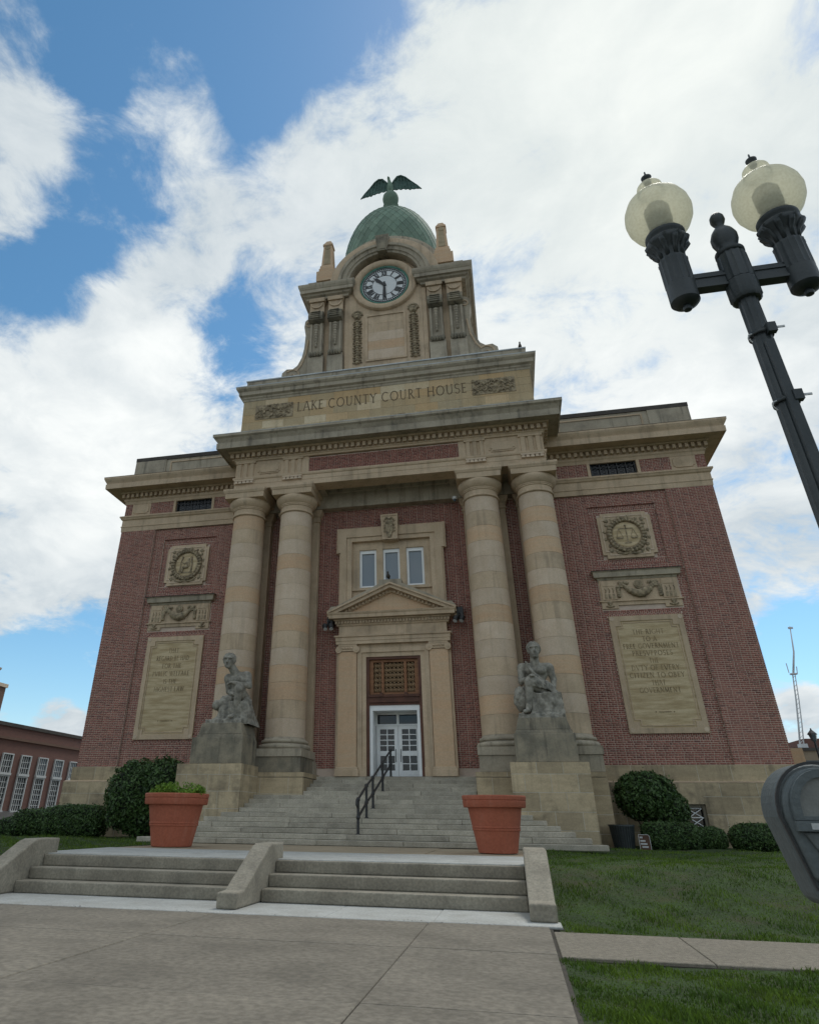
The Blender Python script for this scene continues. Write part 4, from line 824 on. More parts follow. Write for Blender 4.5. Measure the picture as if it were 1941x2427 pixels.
MB().mold(path, [(-.3, 8.50), (.02, 8.50), (.05, 8.56), (.05, 8.70), (.13, 8.71), (.15, 8.76), (-.3, 8.77)]).build('door_bed_moulding', stone, ds)
MB().mold(path, [(-.3, 8.771), (.33, 8.771), (.34, 8.90), (.38, 8.95), (.40, 9.0), (-.3, 9.01)]).build('door_cornice', stone, ds)
dd2 = boxmesh('door_dentil', .075, .09, .11, stone); n = 37
for k in range(n): o = bpy.data.objects.new('dentil', dd2); col.objects.link(o); o.parent = ds; o.location = (-2.40+4.8*k/(n-1), YD-.105, 8.635)
# pediment
AP = 10.18
tp = MB().prism([(-2.3, 9.0), (2.3, 9.0), (0, AP-.25)], YD+.02, .1).build('pediment', stone_tan, ds)
for s in (-1, 1):
    x0, x1 = s*2.76, 0; sl_ = (AP-9.0)/2.76
    def rk(t0, t1, ya, yb): q = [(s*2.76, 9.0+t0), (0, AP+t0), (0, AP+t1), (s*2.76, 9.0+t1)]; return (q, ya, yb)
    m = MB(); m.prism(*rk(-.16, -.02, YD-.32, .2)); m.prism(*rk(-.02, .06, YD-.40, .2)); m.prism(*rk(-.30, -.16, YD-.06, .2))
    m.build('raking_cornice', stone, tp)
    m = MB().prism([(s*2.80, 9.06), (0, AP+.062), (0, AP+.20), (s*.5, AP+.20), (s*.5, AP+.02), (s*2.4, 9.30), (s*2.6, 9.30)], YD-.28, .2).build('pediment_coping', stone_grey, tp)
    for k in range(17):
        t = (k+1.3)/18.5; o = bpy.data.objects.new('dentil', dd2); col.objects.link(o); o.parent = ds; o.location = (s*2.76*(1-t)+s*.0, YD-.10, 9.0+(AP-9.0)*t-.225); 
# grille, beam, doors
rv = MB().ring([(-1.14, ZT+.006), (1.14, ZT+.006), (1.14, 7.2), (-1.14, 7.2)], [(-1.02, ZT+.006), (1.02, ZT+.006), (1.02, 7.1), (-1.02, 7.1)], YD+.14, .35).build('door_frame', wood_dark, ds)
gr = MB().box(-1.03, 1.03, YD+.42, YD+.46, 5.72, 7.1).build('grille_back', soil, ds)
fr = MB().ring([(-1.02, 5.70), (1.02, 5.70), (1.02, 7.10), (-1.02, 7.10)], [(-.86, 5.80), (.86, 5.80), (.86, 7.0), (-.86, 7.0)], YD+.25, YD+.40)
for x in (-.47, .47): fr.box(x-.055, x+.055, YD+.24, YD+.40, 5.74, 7.02)
fr.build('grille_frame', wood, gr)
gm = MB()
for x0, x1, n in ((-.85, -.53, 2), (-.41, .41, 5), (.53, .85, 2)):
    w = (x1-x0)/n
    for k in range(n):
        for q in range(6):
            cx, cz = x0+w*(k+.5), 5.82+.195*q
            pts = [(cx-w*.42, YD+.33, cz), (cx-w*.40, YD+.33, cz+.10), (cx, YD+.32, cz+.19), (cx+w*.40, YD+.33, cz+.10), (cx+w*.42, YD+.33, cz)]; gm.tube(pts, .023, 5); gm.tube([(cx, YD+.335, cz+.0), (cx, YD+.325, cz+.12)], [.028, .036], 6)
gm.build('fretwork', lattice_m, gr, True, kind='stuff')
m = MB(); m.box(-1.02, 1.02, YD+.10, YD+.5, 5.40, 5.60); m.box(-1.04, 1.04, YD+.05, YD+.5, 5.60, 5.70); m.box(-1.03, 1.03, YD+.16, YD+.5, 5.30, 5.40)
for x in (-.5, .5): m.box(x-.06, x+.06, YD+.02, YD+.2, 5.62, 5.76)
m.build('transom_beam', wood_dark, ds)
# white door case, set back
YW = .42
m = MB().ring([(-1.02, ZT+.006), (1.02, ZT+.006), (1.02, 5.30), (-1.02, 5.30)], [(-.90, ZT+.006), (.90, ZT+.006), (.90, 5.10), (-.90, 5.10)], YD+.2, YW-.0); cs = m.build('door_case', white_paint, ds)
m = MB()
for k in range(4): x = -1.0+.02*k; m.box(-.905-.0*k, -.885, YD+.24+.16*k, YD+.34+.16*k, ZT+.01, 5.1)
m.build('case_reeding', white_paint, cs, kind='stuff')
tr_ = MB().ring([(-.90, 4.62), (.90, 4.62), (.90, 5.10), (-.90, 5.10)], [(-.84, 4.68), (.84, 4.68), (.84, 5.04), (-.84, 5.04)], YW, YW+.1); tr_.box(-.05, .05, YW+.01, YW+.1, 4.66, 5.06); tl = tr_.build('transom_light', white_paint, ds)
for s in (-1, 1): MB().box(*sx(s, .05, .85), YW+.05, YW+.07, 4.66, 5.05).build('pane', pane_m, tl)
for s in (-1, 1):
    a, b = sx(s, .006, .89); w = b-a; z0, z1 = ZT+.02, 4.615
    l = MB(); xl = [a, a+.15, a+w/2-.02, a+w/2+.02, b-.15, b]; ya, yb = YW+.02, YW+.07
    l.box(xl[0], xl[1], ya, yb, z0, z1); l.box(xl[4], xl[5], ya, yb, z0, z1); l.box(xl[1], xl[4], ya, yb, z1-.13, z1); l.box(xl[1], xl[4], ya, yb, z0, z0+.24); l.box(xl[1], xl[4], ya, yb, 3.50, 3.68)
    l.box(xl[2], xl[3], ya+.01, yb, z0+.24, 3.50); l.box(xl[2], xl[3], ya+.01, yb, 3.68, z1-.13); l.box(xl[1], xl[4], ya+.012, yb-.002, 3.20, 3.235)
    for k in range(3): z = 3.68+(z1-.13-3.68)*(k+1)/4; l.box(xl[1], xl[4], ya+.012, yb-.002, z-.017, z+.017)
    dl = l.build('door', white_paint, ds)
    pm = boxmesh('door_pane', w/2-.17, .012, .19, pane_m)
    zr = [z0+.24+(3.2-z0-.24)/2, 3.235+(3.5-3.235)/2]+[3.68+(z1-.13-3.68)*(k+.5)/4 for k in range(4)]
    for z in zr:
        for x in ((xl[1]+xl[2])/2, (xl[3]+xl[4])/2): o = bpy.data.objects.new('pane', pm); col.objects.link(o); o.parent = dl; o.location = (x, yb-.02, z); o.scale.z = 1.25
    xh = s*.10; MB().tube([(xh, ya-.05, 3.28), (xh, ya-.07, 3.45), (xh, ya-.07, 3.60), (xh, ya-.05, 3.75)], .014, 8).build('handle', iron, dl, True)
MB().box(-1.0, 1.0, YW+.1, YW+.3, ZT, 5.3).build('dark_hall', soil, ds)
# --- tall window above the door
fo = [(-2.36, 9.15), (-2.36, 11.85), (-2.49, 11.85), (-2.49, 13.04), (2.49, 13.04), (2.49, 11.85), (2.36, 11.85), (2.36, 9.15)]
fi = [(-1.78, 9.15), (-1.78, 11.9), (-1.78, 11.9), (-1.78, 12.37), (1.78, 12.37), (1.78, 11.9), (1.78, 11.9), (1.78, 9.15)]
wf = MB().ring(fo, fi, YD+.10, .2).build('window_surround', stone, CH)
fo2 = [(x*.97, z-(.07 if z > 12 else 0)) for x, z in fo]; fi2 = [(x*1.13, z+(.20 if z > 12 else 0)) for x, z in fi]
MB().ring(fo2, fi2, YD+.04, YD+.11).build('surround_fillet', stone, wf)
m = MB(); m.box(-1.78, -1.46, YD+.28, .3, 10.22, 12.0); m.box(1.46, 1.78, YD+.28, .3, 10.22, 12.0); m.box(-.68, -.38, YD+.28, .3, 10.22, 12.0); m.box(.38, .68, YD+.28, .3, 10.22, 12.0); m.box(-1.78, 1.78, YD+.28, .3, 12.0, 12.37)
m.box(-1.8, 1.8, YD+.2, .3, 10.10, 10.22); m.box(-1.78, 1.78, YD+.3, .3, 9.2, 10.1); m.build('window_mullions', stone, wf)
for cx in (-1.07, 0, 1.07):
    w = MB().ring([(cx-.39, 10.22), (cx+.39, 10.22), (cx+.39, 12.0), (cx-.39, 12.0)], [(cx-.29, 10.33), (cx+.29, 10.33), (cx+.29, 11.84), (cx-.29, 11.84)], YD+.36, YD+.48).build('window', white_paint, wf)
    MB().box(cx-.3, cx+.3, YD+.43, YD+.45, 10.3, 11.9).build('pane', pane_blue, w)
ky = MB(); ky.prism([(-.32, 12.30), (.36, 12.30), (.40, 13.52), (-.40, 13.52)], YD-.10, .2); ky.ring([(-.32, 12.30), (.36, 12.30), (.40, 13.52), (-.40, 13.52)], [(-.25, 12.36), (.29, 12.36), (.33, 13.44), (-.33, 13.44)], YD-.13, YD-.09)
k_ = ky.build('keystone', stone, wf)
g = MB(); g.ball((0, YD-.14, 13.1), (.17, .09, .14), 10, 7, .2); g.prism([(-.15, 12.62), (.15, 12.62), (.17, 13.05), (-.17, 13.05)], YD-.18, YD-.09); g.prism([(-.06, 12.38), (.06, 12.38), (.14, 12.62), (-.14, 12.62)], YD-.17, YD-.09)
for q in (-1, 1):
    for z in (12.7, 12.85, 13.0, 13.2): g.ball((q*.22, YD-.11, z), (.05, .04, .06), 7, 5, .3)
    g.tube([(0, YD-.14, 13.28), (q*.12, YD-.15, 13.34), (q*.22, YD-.13, 13.24)], .035, 6)
g.build('keystone_carving', stone_carved, k_, True, kind='stuff', auto=50)
# --- floodlights and camera on the surround
for x, y, z, q, lb in ((-2.72, -.72, 8.62, -1, 'black floodlight bracketed at the left end of the door pediment'), (2.86, -.72, 8.72, 1, 'black floodlight bracketed at the right end of the door pediment')):
    t = thing('floodlight', lb, 'floodlight', (x, y, z), 'door floodlights')
    m = MB(); m.box(-.1, .16, .1, .5, -.05, .35); m.tube([(0, .1, .1), (0, -.05, -.05)], .03, 6); m.build('bracket', iron, t)
    for dx in (-.14, .12):
        m = MB().lathe([(.05, -.16), (.10, -.12), (.115, .06), (.06, .12), (.03, .16)], 0, 0, 14).build('lamp_head', iron, t, True, auto=40); m.location = (dx, -.08, -.16); m.rotation_euler = (-.5, .3*q, 0)
        g = MB().disc(0, 0, .085, -.004, .004, 14).build('lens', flash_pale, m); g.location = (0, 0, -.163); g.rotation_euler.x = PI/2
t = thing('security_camera', 'small white dome camera at the porch ceiling by the right columns', 'camera', (3.05, -.78, 14.03))
m = MB(); m.lathe([(.10, .03), (.12, 0), (.12, -.06), (.10, -.1)], 0, 0, 16); m.build('mount', white_paint, t, True); MB().ball((0, 0, -.12), (.085, .085, .09), 12, 8).build('dome_cover', pane_far, t, True)
# ================================================================== clock tower
TY = -.45; TC = 3.4; TD = 7.0
tw = MB(); tw.box(-2.06, 2.06, TY+.10, TD-.1, 20.75, 28.2); tw.box(-4.0, 4.0, TY+.25, TD-.25, 20.75, 28.9); tb = tw.build('clock_tower', stone, CH)
for s in (-1, 1): MB().box(*sx(s, 2.07, 2.30), TY+.12, TD, 20.8, 27.3).build('tower_pier', stone, tb)
for s in (-1, 1):                                      # console brackets in pairs on the front, one on each flank
    for x0, x1 in ((2.36, 3.22), (3.44, 4.31)):
        a, b = sx(s, x0, x1); cx = (a+b)/2
        k = MB(); k.box(a, b, TY-.10, TY+.5, 20.8, 23.2); k.frus((a, b, TY-.10, TY+.5), 23.2, (a+.04, b-.04, TY-.02, TY+.5), 23.4); k.box(a+.06, b-.06, TY-.02, TY+.5, 23.4, 27.30); cn = k.build('console', stone_grey, tb)
        k = MB(); k.box(a-.02, b+.02, TY-.22, TY+.4, 27.05, 27.32); k.box(a+.02, b-.02, TY-.12, TY+.4, 26.3, 27.05); k.arc(cx, 26.95, [(.30, TY-.2), (.36, TY-.2), (.36, TY-.1), (.30, TY-.1)], PI, 2*PI, 18); k.build('console_head', stone, cn)
        k = MB().prism([(TY-.05, 25.55), (TY-.36, 25.62), (TY-.44, 25.85), (TY-.36, 26.15), (TY-.1, 26.25)], a+.02, b-.02, 'x')
        for q in range(4): z = 25.70+.13*q; k.box(a+.16, b-.16, TY-.46, TY-.3, z, z+.05)
        k.build('scroll', stone_dark if q % 2 else stone_grey, cn)
        k = MB(); yy = TY-.04
        for q in range(9): k.ball((cx, yy-.10+.01*q, 25.35-.17*q), (.13-.006*q, .09, .10), 8, 5)
        k.box(a+.10, a+.20, yy-.08, yy, 23.5, 25.5); k.box(b-.20, b-.10, yy-.08, yy, 23.5, 25.5); k.build('husk_drop', stone_grey, cn, kind='stuff')
        k = MB()
        for q in range(5): k.ball((a+.14+(b-a-.28)*q/4, TY-.16, 23.36), (.10, .12, .17), 8, 6)
        k.box(a+.02, b-.02, TY-.12, TY+.1, 23.4, 23.5); k.build('leaf_foot', stone_dark, cn, True, auto=50)
    a, b = sx(s, 4.0, 4.30)                            # flank: great scroll buttress
    pr = [(4.0, 20.8), (5.75, 20.8), (5.85, 22.0), (5.80, 22.55), (5.55, 22.78), (5.2, 22.75), (4.95, 22.95), (4.72, 23.45), (4.60, 24.1), (4.56, 25.0), (4.66, 25.6), (4.62, 26.0), (4.42, 26.2), (4.0, 26.3)]
    pr = [(s*x, z) for x, z in pr]
    for yy in (TY+.15, TC-.35, TD-.9):
        sc = MB().prism(pr, yy, yy+.72).build('scroll_buttress', stone_grey, tb)
        k = MB(); cxx = s*5.22; k.arc(cxx, 22.28, [(.36, yy-.05), (.44, yy-.05), (.44, yy), (.36, yy)], -PI*.9, PI*.75, 20); k.arc(cxx, 22.2, [(.15, yy-.05), (.22, yy-.05), (.22, yy), (.15, yy)], -PI, PI*.6, 14)
        k.tube([(s*4.95, yy-.02, 22.62), (s*4.75, yy-.02, 22.9), (s*4.5, yy-.02, 23.6), (s*4.38, yy-.02, 24.6)], .05, 6); k.arc(s*4.36, 25.75, [(.14, yy-.05), (.2, yy-.05), (.2, yy), (.14, yy)], 0, 2*PI, 14); k.build('volute', stone, sc)
# cornice of the tower with a broken middle for the arch
for s in (-1, 1):
    P = [(2.09, TY+.4), (2.09, TY-.05), (4.52, TY-.05), (4.52, TD+.05), (2.09, TD+.05), (2.09, TD-.4)]
    if s < 0: P = [(-x, y) for x, y in reversed(P)]
    MB().mold(P, [(-.4, 27.33), (.02, 27.33), (.05, 27.45), (.18, 27.52), (.22, 27.62), (.34, 27.64), (.34, 27.86), (.37, 27.89), (.43, 28.02), (.45, 28.12), (.45, 28.22), (-.4, 28.30)]).build('tower_cornice', stone_grey, tb)
    P = [(2.3, TY+.3), (4.36, TY+.3), (4.36, TD-.3)]
    a, b = sx(s, 2.5, 4.50); MB().box(a, b, TY-.05, TD+.05, 28.28, 28.72).build('blocking_course', stone_grey, tb)
    a, b = sx(s, 2.75, 4.1)
    for yb in (TY-.08, TD-1.2):
        cx = s*3.42; cy = yb+.45
        ob = MB(); ob.box(cx-.58, cx+.58, cy-.52, cy+.52, 28.7, 29.45); ob.box(cx-.46, cx+.46, cy-.44, cy+.44, 29.45, 29.72); ob.frus((cx-.42, cx+.42, cy-.40, cy+.40), 29.72, (cx-.40, cx+.40, cy-.38, cy+.38), 30.00)
        ob.frus((cx-.35, cx+.35, cy-.34, cy+.34), 30.00, (cx-.26, cx+.26, cy-.25, cy+.25), 31.75); ob.frus((cx-.31, cx+.31, cy-.3, cy+.3), 31.75, (cx-.29, cx+.29, cy-.28, cy+.28), 31.90); ob.frus((cx-.27, cx+.27, cy-.26, cy+.26), 31.90, (cx-.13, cx+.13, cy-.12, cy+.12), 32.25)
        ob_ = ob.build('obelisk', stone_tan, tb); k = MB(); k.disc(cx, 31.55, .16, cy-.32, cy-.26, 14); k.frus((cx-.2, cx+.2, cy-.36, cy-.3), 30.1, (cx-.15, cx+.15, cy-.30, cy-.24), 31.4); k.build('obelisk_panel', stone_base, ob_)
# arch over the clock
CZ = 27.82
def half(prof, a0=0.0, a1=PI, cz=28.02, n=40): return MB().arc(0, cz, prof, a0, a1, n)
Y0 = TY-.05
half([(2.04, TY+.9), (2.04, -.68), (2.18, -.70), (2.20, -.77), (2.42, -.79), (2.46, -.88), (2.62, -.90), (2.66, -.80), (2.70, -.74), (2.70, TY+.9)]).build('arch_hood', stone_grey, tb, True, auto=30)
half([(2.701, -.72), (3.10, -.70), (3.17, -.66), (3.17, TY+.9), (2.701, TY+.9)]).build('arch_extrados', stone, tb, True, auto=30)
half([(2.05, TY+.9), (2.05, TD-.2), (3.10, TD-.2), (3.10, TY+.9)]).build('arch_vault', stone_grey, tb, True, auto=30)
m = MB(); m.box(-2.11, 2.11, TY+.34, TD-.4, 27.9, 28.2); m.prism([(2.06*math.cos(PI*k/24), 28.02+2.06*math.sin(PI*k/24)) for k in range(25)], TY+.34, TY+.7); m.build('clock_wall', stone, tb)
k = MB(); k.prism([(-.27, 29.98), (.27, 29.98), (.40, 31.24), (-.40, 31.24)], -.98, Y0+.4); k.prism([(-.19, 30.08), (.19, 30.08), (.30, 31.14), (-.30, 31.14)], -1.01, -.9); k.build('arch_keystone', stone_dark, tb)
# dial
ck = MB().arc(0, CZ, [(1.40, TY+.2), (1.42, TY-.0), (1.50, TY-.10), (1.66, TY-.14), (1.80, TY-.10), (1.86, TY+.0), (1.86, TY+.2)], 0, 2*PI, 56).build('clock', stone, tb, True, auto=40)
MB().arc(0, CZ, [(1.28, TY+.15), (1.30, TY+.02), (1.40, TY+.0), (1.41, TY+.15)], 0, 2*PI, 56).build('bezel', copper_dark, ck, True, auto=40)
MB().disc(0, CZ, 1.30, TY+.07, TY+.12, 56).build('dial', dial_m, ck)
yd = TY+.055
m = MB(); m.arc(0, CZ, [(.70, yd), (.725, yd), (.725, yd+.02), (.70, yd+.02)], 0, 2*PI, 48); m.arc(0, CZ, [(1.075, yd), (1.10, yd), (1.10, yd+.02), (1.075, yd+.02)], 0, 2*PI, 56); m.arc(0, CZ, [(1.20, yd), (1.26, yd), (1.26, yd+.02), (1.20, yd+.02)], 0, 2*PI, 56)
for i in range(60):
    a = 2*PI*i/60; w = .026; c_, s_ = math.cos(a), math.sin(a)
    m.prism([(1.10*c_-w*s_, CZ+1.10*s_+w*c_), (1.10*c_+w*s_, CZ+1.10*s_-w*c_), (1.2*c_+w*s_, CZ+1.2*s_-w*c_), (1.2*c_-w*s_, CZ+1.2*s_+w*c_)], yd, yd+.02)
m.build('minute_track', iron, ck, kind='stuff')
ROM = ['XII', 'I', 'II', 'III', 'IIII', 'V', 'VI', 'VII', 'VIII', 'IX', 'X', 'XI']
for h, tx in enumerate(ROM):
    th = -2*PI*h/12; b = MB(); ws = {'I': .085, 'V': .15, 'X': .16}; tot = sum(ws[c] for c in tx); x = -tot/2
    def seg(x0, z0, x1, z1, t, yo):
        l = math.hypot(x1-x0, z1-z0); nx, nz = -(z1-z0)/l*t/2, (x1-x0)/l*t/2
        q = [(x0+nx, z0+nz), (x0-nx, z0-nz), (x1-nx, z1-nz), (x1+nx, z1+nz)]
        b.prism([(px_*math.cos(th)-pz*math.sin(th), CZ+px_*math.sin(th)+pz*math.cos(th)) for px_, pz in q], yd-.006-yo, yd+.01)
    for c in tx:
        w = ws[c]
        if c == 'I': seg(x+w/2, .735, x+w/2, 1.065, .058, 0)
        elif c == 'V': seg(x+.02, 1.065, x+w/2, .735, .06, 0); seg(x+w-.02, 1.065, x+w/2, .735, .032, .001)
        else: seg(x+.02, 1.065, x+w-.02, .735, .06, 0); seg(x+w-.02, 1.065, x+.02, .735, .032, .001)
        x += w
    b.build('numeral', iron, ck)
def hand(ang, l, w, yo, tail):
    c_, s_ = math.sin(ang), math.cos(ang); pts = [(-w*.5, -tail), (w*.5, -tail), (w*.42, 0), (w*.8, l*.62), (w*.25, l*.8), (0, l), (-w*.25, l*.8), (-w*.8, l*.62), (-w*.42, 0)]
    return MB().prism([(x*s_+z*c_, CZ-x*c_+z*s_) for x, z in pts], yd-.03-yo, yd-.015-yo)
hand(-2*PI*1.5/12, .92, .14, 0, .12).build('hour_hand', iron, ck); hand(PI, 1.12, .12, .03, .22).build('minute_hand', iron, ck); MB().disc(0, CZ, .10, yd-.08, yd, 16).build('hub', iron, ck)
# panel below the dial, mask-and-garland drops
m = MB().ring([(-1.10, 22.55), (1.12, 22.55), (1.12, 25.72), (-1.10, 25.72)], [(-1.0, 22.66), (1.02, 22.66), (1.02, 25.62), (-1.0, 25.62)], TY+.02, TY+.12); pn = m.build('tower_panel', stone, tb)
zs = [22.55, 23.3, 23.9, 24.5, 25.1, 25.62]
for k in range(5): MB().box(-.99, 1.01, TY+.075, TY+.14, zs[k]+.1*(k == 0)+.003, zs[k+1]-.003).build('stone_block', [stone_pale, stone_tan, stone_pale, stone, stone][k], pn)
for s in (-1, 1):
    cx = s*1.56; g = MB(); yy = TY+.06
    g.ball((cx, yy, 25.75), (.22, .16, .26), 12, 8, .12); g.ball((cx, yy-.1, 25.62), (.09, .12, .09), 8, 6); g.ball((cx-.09, yy-.12, 25.82), (.05, .05, .04), 6, 4); g.ball((cx+.09, yy-.12, 25.82), (.05, .05, .04), 6, 4)
    for k in range(9): a = PI*k/8; g.ball((cx+.25*math.cos(a), yy, 25.85+.24*math.sin(a)), (.08, .09, .08), 7, 5, .3)
    for k in range(18):
        z = 25.35-.165*k
        g.ball((cx, yy-.06, z), (.12, .11, .09), 8, 5, .3)
        for q in (-1, 1): g.ball((cx+q*(.17+.03*(k % 2)), yy, z+.03), (.07, .06, .06), 7, 5, .4)
    g.build('garland_drop', stone_carved, tb, True, auto=60)
# dome: drum, then lozenge shingles of copper
MB().lathe([(3.4, 28.7), (3.4, 31.9), (3.3, 32.0), (3.3, 32.2), (3.15, 32.3)], 0, TC, 48).build('drum_ring', stone_grey, tb, True, auto=30)
DZ, DR, DH = 32.25, 3.2, 5.05
def dome_p(u, t):                                      # u angle, t 0..1 from base to crown
    a = t*PI/2*.985; r = DR*math.cos(a)**.86; return Vector((r*math.cos(u), TC+r*math.sin(u), DZ+DH*math.sin(a)))
core = MB().lathe([((DR-.05)*math.cos(t*PI/2)**.86 if t < 1 else .01, DZ+(DH-.05)*math.sin(t*PI/2)) for t in np.linspace(0, 1, 20)], 0, TC, 48, caps=False).build('dome', copper, CH, True)
ND, NT = 36, 17; lo = []
for j in range(NT):
    t = (j+.0)/NT; dt = 1.06/NT
    for i in range(ND):
        u = 2*PI*(i+(j % 2)*.5)/ND; du = PI/ND*1.04
        P = [dome_p(u, max(t-dt, 0)), dome_p(u+du, t), dome_p(u, min(t+dt, 1)), dome_p(u-du, t)]; c0 = sum(P, Vector())/4; nr = (P[1]-P[3]).cross(P[2]-P[0]).normalized()
        if nr.dot(c0-Vector((0, TC, DZ))) < 0: nr = -nr
        lift = [.034, .02, .008, .02]; top = [p+nr*l for p, l in zip(P, lift)]; bot = [p-nr*.01 for p in P]
        lo.append((c0, nr, [tuple(p-c0) for p in top+bot]))
vis = sorted(range(len(lo)), key=lambda i: -(Vector(CAM)-lo[i][0]).normalized().dot(lo[i][1])*(1 if lo[i][0].z > 32.9 else .3))
pick = set(vis[:300]); rest = MB(); FC = [(0, 1, 2, 3), (0, 4, 5, 1), (1, 5, 6, 2), (2, 6, 7, 3), (3, 7, 4, 0)]
for i, (c0, nr, vs) in enumerate(lo):
    if i in pick:
        me = bpy.data.meshes.new('shingle'); me.from_pydata(vs, [], FC); o = link('shingle', me, copper, core, loc=tuple(c0))
    else: rest.add([tuple(Vector(v)+c0) for v in vs], FC)
rest.build('shingles_far', copper, core, kind='stuff')
fn = MB().lathe([(.75, 0), (.70, .18), (.52, .30), (.46, .60), (.42, .95), (.50, 1.10), (.54, 1.22), (.40, 1.30), (.38, 1.42), (.46, 1.52), (.54, 1.74), (.565, 1.96), (.53, 2.2), (.40, 2.42), (.18, 2.54)], 0, TC, 28, cz=37.4).build('finial_ball', copper, core, True, auto=50)
# eagle
def ef(X, Y, Z):
    f = ell(X, Y, Z, (0, TC, 40.53), (.24, .26, .42)); f = smin(f, cone(X, Y, Z, (0, TC-.05, 40.78), (-.06, TC-.18, 41.20), .16, .10), .12); f = smin(f, ell(X, Y, Z, (-.07, TC-.22, 41.30), (.10, .14, .10)), .06)
    f = smin(f, cone(X, Y, Z, (-.08, TC-.32, 41.31), (-.10, TC-.46, 41.24), .05, .015), .03); f = smin(f, cone(X, Y, Z, (0, TC+.1, 40.33), (0, TC+.45, 40.13), .2, .12), .1)
    for q in (-1, 1): f = smin(f, cone(X, Y, Z, (q*.12, TC-.05, 40.38), (q*.14, TC-.1, 40.08), .12, .07), .06)
    return f
V, Fq = net(ef, (-.6, TC-.7, 39.7), (.6, TC+.8, 41.68), .035)
eg = fastmesh('eagle', V, Fq, copper, core, smooth=True)
for s in (-1, 1):
    top = [(.12, 40.83), (.30, 41.08), (.55, 41.36), (.80, 41.40), (1.10, 41.26), (1.50, 40.93), (1.90, 40.53), (2.20, 40.16)]
    bot = [(2.05, 40.20), (1.95, 40.18), (1.80, 40.20), (1.68, 40.14), (1.52, 40.18), (1.40, 40.08), (1.25, 40.14), (1.10, 40.02), (.95, 40.10), (.78, 39.98), (.62, 40.10), (.45, 40.06), (.30, 40.20), (.12, 40.28)]
    pl2 = [(s*x, z) for x, z in top+bot]; n = len(pl2)
    bend = lambda x, o: TC+.05-.22*math.sin(min(abs(x)/1.4, 1)*PI*.9)+.25*(abs(x)/2.2)**2+o
    w = MB(); v = [(x, bend(x, -.03), z) for x, z in pl2]+[(x, bend(x, .04), z) for x, z in pl2]; w.add(v, [tuple(range(n)), tuple(range(2*n-1, n-1, -1))]+[(i, i+n, (i+1) % n+n, (i+1) % n) for i in range(n)])
    for k in range(8):
        t = k/7; x = .35+1.55*t; zt = np.interp(x, [p[0] for p in top], [p[1] for p in top]); w.tube([(s*x, bend(x, -.05), zt-.12), (s*(x+.06), bend(x, -.05), 40.23)], [.03, .022], 5)
    w.tube([(s*x, bend(x, -.02), z) for x, z in top], [.07, .08, .09, .085, .07, .05, .035, .02], 6)
    w.build('wing', bronze, eg)
# ================================================================== pedestals and statues
for x0, x1, nm, bl, sl_ in ((-7.27, -4.84, 'left', (-6.92, -4.96), (-6.74, -5.02, -6.66, -5.12)), (4.31, 6.75, 'right', (4.53, 6.48), (4.62, 6.38, 4.72, 6.27))):
    t = thing('pedestal', f'soot-stained stone pedestal under the seated statue on the {nm} of the stairs', 'pedestal', ((x0+x1)/2, -4.2, 0.55), 'statue pedestals'); ox = (x0+x1)/2
    of = (-ox, 4.2, -.55)
    ashlar(t, x0, x1, -4.2, -2.44, [0.45, 1.05, 1.55, 2.08, 2.60, 2.95], .92, stone_base, off=of)
    def pb(m, nmn, mt):
        o = m.build(nmn, mt, t); o.location = of; return o
    for a, b in ((x0+.2, ox-.02), (ox-.005, x1-.24)): pass
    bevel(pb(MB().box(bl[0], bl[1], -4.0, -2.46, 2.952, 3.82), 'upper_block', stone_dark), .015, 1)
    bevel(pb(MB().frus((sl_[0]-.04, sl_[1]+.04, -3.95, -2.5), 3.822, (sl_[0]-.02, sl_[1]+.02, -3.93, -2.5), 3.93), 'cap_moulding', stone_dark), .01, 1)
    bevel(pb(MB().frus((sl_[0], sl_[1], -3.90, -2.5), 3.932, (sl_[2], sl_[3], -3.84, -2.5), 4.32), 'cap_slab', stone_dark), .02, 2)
def human(X, Y, Z, parts, k=.04):
    f = None
    for p in parts:
        g = ell(X, Y, Z, p[1], p[2]) if p[0] == 'e' else cone(X, Y, Z, p[1], p[2], p[3], p[4])
        f = g if f is None else smin(f, g, p[-1] if p[0] == 'e' and len(p) > 3 else k)
    return f
def headparts(c, fx, fy):                              # head centre, facing direction
    cx, cy, cz = c; rx, ry = -fy, fx                   # rx,ry = sideways
    P = lambda f, s, z: (cx+fx*f+rx*s, cy+fy*f+ry*s, cz+z)
    add = [('e', c, (.195, .22, .255), .05), ('e', P(.09, 0, -.15), (.135, .15, .14), .05), ('c', P(.19, 0, .06), P(.265, 0, -.055), .03, .048), ('c', P(.20, -.12, .09), P(.20, .12, .09), .042, .042),
           ('e', P(.195, 0, -.155), (.07, .07, .025), .02), ('e', P(.17, 0, -.24), (.07, .07, .05), .03), ('e', P(.0, .2, -.02), (.03, .05, .07), .02), ('e', P(.0, -.2, -.02), (.03, .05, .07), .02)]
    eyes = [P(.215, -.085, .02), P(.215, .085, .02)]; mouth = P(.255, 0, -.125)
    return add, eyes, mouth
